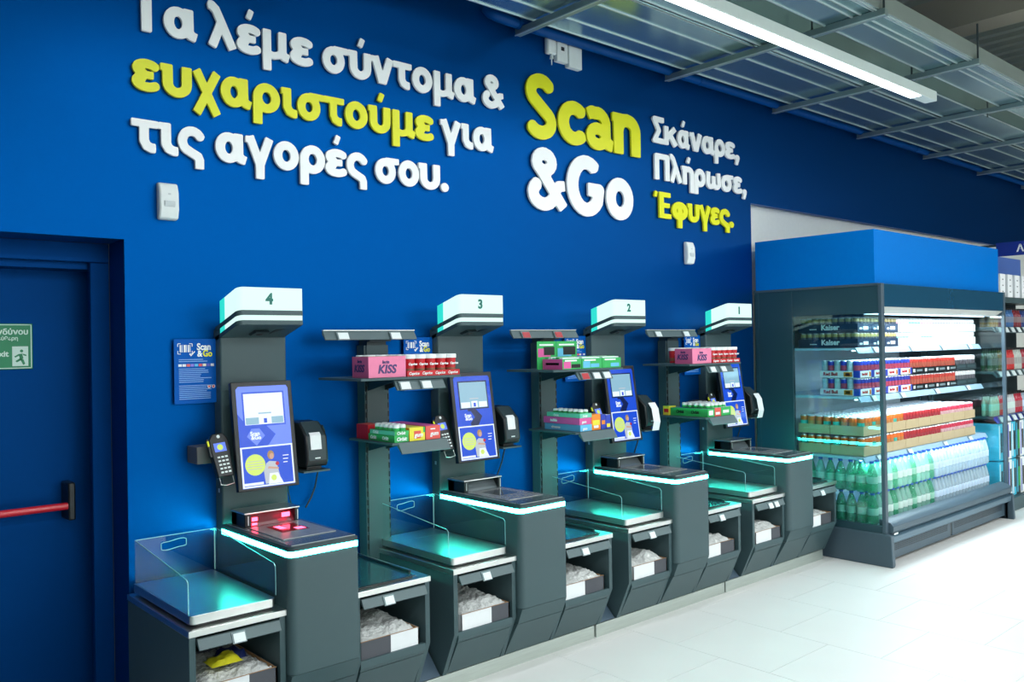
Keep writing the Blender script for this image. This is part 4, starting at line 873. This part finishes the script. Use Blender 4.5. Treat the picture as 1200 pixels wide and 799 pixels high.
hb = MB().box(6.33, 8.82, -1.04, -.02, 2.123, 2.53).build('refrigerator_header', M_BLUEBOX, bevel=.001); tag(hb, 'plain bright blue box header on top of the refrigerator', 'header panel')

# --- drinks
def can_mesh(nm, r, h, mats, n=12):
    b = MB().lathe((0, 0, 0), [(r*.72, 0, 0), (r, r*.22, 1), (r, h*.40, 2), (r, h*.70, 1), (r, h-r*.30, 0), (r*.82, h-.002, 0), (r*.80, h, 0), (r*.74, h-.003, 0)], n)
    me = b.mesh(nm, mats); fix(me); me.polygons.foreach_set('use_smooth', [True]*len(me.polygons)); me.set_sharp_from_angle(angle=.7); return me
M_ALU = mat('bright can aluminium', (.80, .84, .86), rough=.25, metal=.6)
cm = lambda nm, a, c_, r=.0295, h=.140: can_mesh(nm, r, h, [M_ALU, mat(nm+' paint', a, rough=.3, metal=.1), mat(nm+' label', c_, rough=.3)])
C_ORA = cm('orange can', (.85, .17, .02), (.60, .22, .06)); C_RED = cm('red can', (.48, .02, .03), (.42, .03, .05)); C_RW = cm('red and white can', (.62, .03, .08), (.70, .45, .48))
C_TEAL = cm('orange can with teal label', (.80, .18, .02), (.04, .50, .42))
C_BLU = cm('blue and silver can', (.015, .04, .42), (.50, .06, .12), .0265, .132); C_SIL = cm('silver can', (.35, .50, .55), (.45, .55, .60), .0265, .132)
C_RED2 = cm('red and gold can', (.50, .03, .02), (.45, .10, .06), .0275, .128); C_WHB = cm('white and black can', (.65, .66, .68), (.10, .10, .12), .0275, .128)
C_GOLD = cm('gold can', (.35, .28, .10), (.06, .07, .10), .0285, .112); C_WHG = cm('white and green can', (.78, .82, .80), (.18, .60, .45), .0285, .112); C_WHR = cm('white and pink can', (.85, .82, .82), (.75, .35, .42), .0285, .112); C_WHK = cm('white and grey can', (.85, .86, .88), (.35, .35, .38), .0285, .112)
def put(name, me, x, y, z, label, cat, group):
    o = bpy.data.objects.new(name, me); COL.objects.link(o); o.location = (x, y, z); o.rotation_euler = (0, 0, random.random()*6.28)
    return tag(o, label, cat, group)
def tray(name, x0, x1, y0, y1, z, h, mf, label, group, cat='tray', texts=(), blocks=(), sblocks=()):
    t = thing(name, ((x0+x1)/2, (y0+y1)/2, z), label, cat, group)
    MB().box(x0, x1, y0, y0+.003, z, z+h).box(x0, x0+.003, y0+.003, y1, z, z+h).box(x1-.003, x1, y0+.003, y1, z, z+h).box(x0+.003, x1-.003, y1-.003, y1, z, z+h).box(x0+.003, x1-.003, y0+.003, y1-.003, z, z+.002).build('tray_body', mf, t)
    for u0, u1, v0, v1, m in blocks: B('printed_field', m, (x0+u0, x0+u1, y0-.0012, y0, z+v0, z+v1), t)
    for u0, u1, v0, v1, m in sblocks: B('printed_field', m, (x0-.0012, x0, y1-u1, y1-u0, z+v0, z+v1), t)
    for fc, s, m, u, v_, size in texts:
        if fc == 'F': text_obj('print', s, m, size, (x0+u, y0-.0020, z+v_), '-Y', t, bold=.03)
        else: text_obj('print', s, m, size, (x0-.0020, y1-u, z+v_), '-X', t, bold=.03)
    return t
ORD = ['first', 'second', 'third', 'fourth', 'fifth', 'sixth', 'seventh', 'eighth', 'ninth', 'tenth']
# lowest shelf: kraft trays, two tiers, two deep
KW = .2395
for tier in range(2):
    z = .797+tier*.156; tn = ('lower', 'upper')[tier]
    for i in range(9):
        for dpt in range(2):
            x0 = 6.425+i*(KW+.004)+(random.random()-.5)*.001; y0 = -.885+dpt*.278
            kind = 0 if i < 3 else (1 if i < 6 else 2); me = (C_ORA, C_RED, C_RW)[kind]; cn = ('orange', 'dark red', 'red and white')[kind]
            tray('can_tray', x0, x0+KW, y0, y0+.272, z, .074, M_KRAFT, 'kraft tray of %s cans, %s from left, %s tier, %s row' % (cn, ORD[i], tn, ('front', 'back')[dpt]), 'kraft can trays on the lowest shelf')
            for a in range(4):
                for c_ in range(4):
                    if tier == 0 and not (c_ == 0 and dpt == 0) and not (i == 0 and a == 0): continue
                    mm = C_TEAL if (kind == 0 and (a+c_+i) % 3 == 0) else me; 
                    cx = x0+.030+a*.0598; cy = y0+.036+c_*.0665
                    nm = cn+' can' if mm is not C_TEAL else 'orange can with teal label'
                    put('soda_can', mm, cx, cy, z+.003, '%s in a kraft tray of the %s tier, lowest fridge shelf' % (nm, tn), 'can', '%ss, %s kraft tier' % (nm, tn))
# middle shelf
for tier in range(2):
    z = 1.263+tier*.141; tn = ('lower', 'upper')[tier]
    for i in range(10):
        Wd = .2285; x0 = 6.425+i*(Wd+.004); y0, y1 = -.858, -.532
        if i < 4: me, cn, h = C_BLU, 'blue and silver', .052
        elif i < 8: me, cn, h = C_RED2, 'red and gold', .050
        else: me, cn, h = C_WHB, 'white and black', .056
        if i < 4:
            tray('can_tray', x0, x0+Wd, y0, y1, z, h, M_CARTW, 'white printed tray of %s cans, %s from the left, %s tier' % (cn, ORD[i], tn), 'printed can trays on the middle shelf', 'tray',
                 [('F', 'Red Bull', M_CRED, .045, .018, .026)]+([('S', 'Red Bull', M_CRED, .03, .015, .036)] if i == 0 else []),
                 [(.165, .19, .006, .044, M_ORA), (.178, .192, .012, .034, M_CRED), (.20, .2285, 0, h, M_DBLUE), (0, .018, 0, h, M_DBLUE)], [(.20, .27, .006, .044, M_ORA), (.215, .25, .014, .036, M_CRED), (.28, .326, 0, h, M_DBLUE)] if i == 0 else ())
        else:
            tray('can_tray', x0, x0+Wd, y0, y1, z, h, M_BLACK if i < 8 else M_DARK2, 'black tray of %s cans, %s from the left, %s tier' % (cn, ORD[i], tn), 'black can trays on the middle shelf', 'tray',
                 [], [(.02, .06, .012, .038, M_TAG), (.09, .20, .016, .034, M_TAGF)] if i < 8 else [(.01, .2, .02, .04, M_DARK)])
        for a in range(4):
            for c_ in range(6):
                if not (c_ == 0 or (i == 0 and a == 0) or (tier == 1 and c_ < 3)): continue
                mm = C_SIL if (i < 4 and (a+c_) % 2 and i == 0 and a == 0) else me
                cx = x0+.0295+a*.0565; cy = y0+.032+c_*.0525
                nn_ = 'silver' if mm is C_SIL else cn
                put('energy_can', mm, cx, cy, z+.003, '%s can in a tray of the %s tier, middle fridge shelf' % (nn_, tn), 'can', '%s cans, middle shelf %s tier' % (nn_, tn))
# top shelf
for tier in range(2):
    z = 1.641+tier*.119; tn = ('lower', 'upper')[tier]
    for i in range(10):
        Wd = .2285; x0 = 6.425+i*(Wd+.004); y0, y1 = -.853, -.35 if i < 3 else -.55
        if i < 3: me, cn, bx = C_GOLD, 'dark blue and gold', mat('dark blue beer carton', (.015, .035, .075), rough=.4)
        elif i < 6: me, cn, bx = (C_WHG if (i+tier) % 2 else C_WHR), ('white and green' if (i+tier) % 2 else 'white and pink'), M_CARTW
        else: me, cn, bx = C_WHK, 'white and grey', M_CARTW
        tray('can_carton', x0, x0+Wd, y0, y1, z, .066, bx, '%s carton of %s cans, top shelf, %s from left, %s tier' % ('dark blue' if i < 3 else 'white', cn, ORD[i], tn), 'cartons on the top fridge shelf', 'carton',
             ([('S', 'Kaiser', M_LIDW, .20, .020, .060)] if i == 0 else []), [(.03, .07, .020, .034, M_TAG), (.09, .17, .018, .044, M_TAG)] if i < 3 else (), [(.10, .16, .022, .030, M_TAG)] if i == 0 else ())
        for a in range(4):
            for c_ in range(9 if i == 0 else 2):
                if c_ and not (i == 0 and a == 0) and tier == 0: continue
                if i == 0 and a and c_ > 1: continue
                put('beer_can', me, x0+.0295+a*.0565, y0+.032+c_*.0545, z+.003, '%s can in a carton of the %s tier, top fridge shelf' % (cn, tn), 'can', '%s cans, top shelf %s tier' % (cn, tn))
# bottles on the deck
M_GB = semi('green water bottle plastic', (.05, .42, .22), .62, .12); M_CB = semi('clear water bottle plastic', (.50, .66, .74), .55, .12)
M_LBG = mat('pale green bottle label', (.30, .62, .48), rough=.4); M_LBW = mat('pale blue bottle label', (.55, .70, .85), rough=.4); M_CAPB = mat('blue bottle cap', (.02, .10, .50), rough=.4)
def bottle(nm, body, lab, r, h, capm):
    b = MB().lathe((0, 0, 0), [(r*.8, 0, 0), (r, .012, 0), (r, h*.22, 0), (r*.94, h*.26, 0), (r, h*.30, 1), (r, h*.52, 0), (r*.93, h*.60, 0), (r*.55, h*.82, 0), (r*.32, h*.90, 0), (r*.32, h*.93, 2), (r*.40, h*.932, 2), (r*.40, h, 2)], 10)
    me = b.mesh(nm, [body, lab, capm]); fix(me); me.polygons.foreach_set('use_smooth', [True]*len(me.polygons)); me.set_sharp_from_angle(angle=.9); return me
BG = bottle('green bottle', M_GB, M_LBG, .0415, .240, M_CAPB); BC = bottle('clear bottle', M_CB, M_LBW, .034, .240, M_CAPB); BGC = bottle('clear green bottle', semi('pale green bottle plastic', (.32, .62, .52), .55, .12), mat('white bottle label', (.6, .75, .7)), .0415, .240, M_CAPB)
for tier in range(2):
    z = .286+tier*.2415; tn = ('lower', 'upper')[tier]
    for i in range(13):
        for j in range(8):
            if j > 2 and i > 0: continue
            if i > 0 and j > (1 if tier == 0 else 2): continue
            me = BG if (i < 2 or (i*7+j*3+tier) % 3 == 0) and j % 5 != 0 or (i+j) % 4 == 0 else BGC; g = 'green' if me is BG else 'pale green'
            put('water_bottle', me, 6.425+i*.0842, -.945+j*.0842, z, '%s plastic water bottle with blue cap, %s layer on the fridge deck' % (g, tn), 'bottle', '%s bottles, %s layer' % (g, tn))
    for i in range(17):
        for j in range(2):
            put('water_bottle', BC, 7.525+i*.0695, -.955+j*.0695, z, 'clear plastic water bottle with blue cap, %s layer on the fridge deck' % tn, 'bottle', 'clear bottles, %s layer' % tn)

# ------------------------------------------------------------------ neighbouring shelf unit at the right edge
G = thing('grocery_shelf', (10.2, -.5, 0), 'dark stocked grocery shelf unit at the right edge beside the refrigerator', 'shelf unit')
GX0, GX1 = 8.98, 11.4
B('back_board', M_DARK2, (GX0, GX1, -.34, -.30, 0, 2.3), G); B('base', M_DARK, (GX0, GX1, -1.0, -.34, 0, .13), G, .003)
SZ = [(.13, -1.0), (.93, -.92), (1.37, -.92), (1.80, -.92), (2.10, -.90)]
for i, (z, yf) in enumerate(SZ[1:]):
    B('shelf', M_DARK, (GX0, GX1, yf, -.34, z-.025, z), G)
    MB().prism_x([(yf, z), (yf-.035, z-.055), (yf-.03, z-.06), (yf+.005, z-.025)], GX0, GX1).build('price_rail', M_DBLUE if i == 0 else M_DARK, G)
    for j in range(7):
        if i < 3: price_tag(G, GX0+.05+j*.17, yf-.045, z-.055, .10, .055, tilt=.03)
B('crown_panel', mat('periwinkle crown panel', (.10, .20, .60), rough=.5), (GX0-.1, GX1, -.40, -.38, 2.30, 2.62), G)
def stock(mesh_args, z, cols, n0, step, nm, cat, where):
    r, h = mesh_args
    for ci, (cn, c_) in enumerate(cols):
        me = MB().lathe((0, 0, 0), [(r*.9, 0, 0), (r, .01, 0), (r, h*.25, 1), (r, h*.55, 0), (r*.9, h*.66, 0), (r*.38, h*.82, 0), (r*.38, h*.9, 2), (r*.42, h, 2)], 10).mesh(nm, [mat(cn+' bottle', c_, rough=.2), mat(cn+' bottle label', tuple(.4*v+.13 for v in c_), rough=.5), M_BLACK]); fix(me)
        for k in range(n0):
            for dd in range(2):
                put(nm, me, GX0+.07+(ci*n0+k)*step, -.87+dd*(step+.01), z+.001, '%s bottle on the %s of the right edge unit' % (cn, where), cat, '%s bottles on the %s' % (cn, where))
stock((.024, .19), 1.80, [('amber', (.45, .22, .03)), ('dark red', (.20, .02, .03)), ('steel blue', (.05, .15, .35)), ('dark red', (.22, .02, .03)), ('navy', (.02, .05, .2))], 4, .053, 'sauce_bottle', 'bottle', 'upper shelf')
stock((.023, .22), 1.37, [('dark green', (.04, .09, .04)), ('olive', (.15, .15, .05)), ('bright red', (.55, .03, .03)), ('pale', (.5, .55, .5)), ('wine red', (.35, .02, .04))], 4, .053, 'sauce_bottle', 'bottle', 'middle shelf')
stock((.022, .21), .93, [('pale green', (.35, .5, .35)), ('scarlet', (.6, .04, .05)), ('white', (.6, .63, .65)), ('crimson', (.5, .03, .06)), ('pale blue', (.35, .45, .55))], 4, .053, 'spirit_bottle', 'bottle', 'lower shelf')
# tall packs at the bottom and white cartons on top
for i in range(10):
    for tier in range(2):
        x = GX0+.03+i*.115; z = .131+tier*.37
        t = thing('tall_pack', (x+.05, -.85, z), '%s tall pack at the bottom of the right edge unit, %s from left, %s layer' % (('cyan', 'black', 'white')[i % 3], ORD[i], ('lower', 'upper')[tier]), 'drinks pack', 'tall packs at the bottom')
        B('pack_body', (mat('cyan pack', (.05, .50, .70), rough=.4), M_DARK2, M_LIDW)[i % 3], (x, x+.105, -.95, -.65, z, z+.36), t, .004)
        B('pack_stripe', (M_LIDW, mat('cyan pack', (.05, .5, .7)), M_DBLUE)[i % 3], (x+.01, x+.03, -.9512, -.95, z+.02, z+.34), t)
        B('pack_window', (M_BLACK, M_GRN, M_BLACK)[i % 3], (x+.045, x+.09, -.9512, -.95, z+.08, z+.27), t)
for i in range(8):
    x = GX0+.10+i*.20
    t = thing('white_carton', (x+.06, -.8, 2.101), 'white upright carton on top of the right edge unit, %s from the left' % ORD[i], 'carton', 'white cartons on top of the unit')
    B('carton_body', M_CARTW, (x, x+.13, -.90, -.60, 2.101, 2.33), t, .002)
    for q in range(3): B('carton_print', M_DARK2, (x+.05, x+.08, -.9012, -.90, 2.15+q*.06, 2.16+q*.06), t)
hs = thing('aisle_sign', (9.3, -1.3, 2.49), 'dark blue projecting aisle sign with white letters at the right edge', 'sign')
B('sign_panel', mat('navy sign', (.002, .025, .26), rough=.4), (9.3, 9.32, -1.9, -.86, 2.50, 2.635), hs)
text_obj('lettering', 'ΑΖ', M_WHITE, .095, (9.298, -1.045, 2.535), '-X', hs, bold=.03)
B('sign_bracket', M_DARK2, (9.3, 9.32, -.86, -.40, 2.60, 2.62), hs)
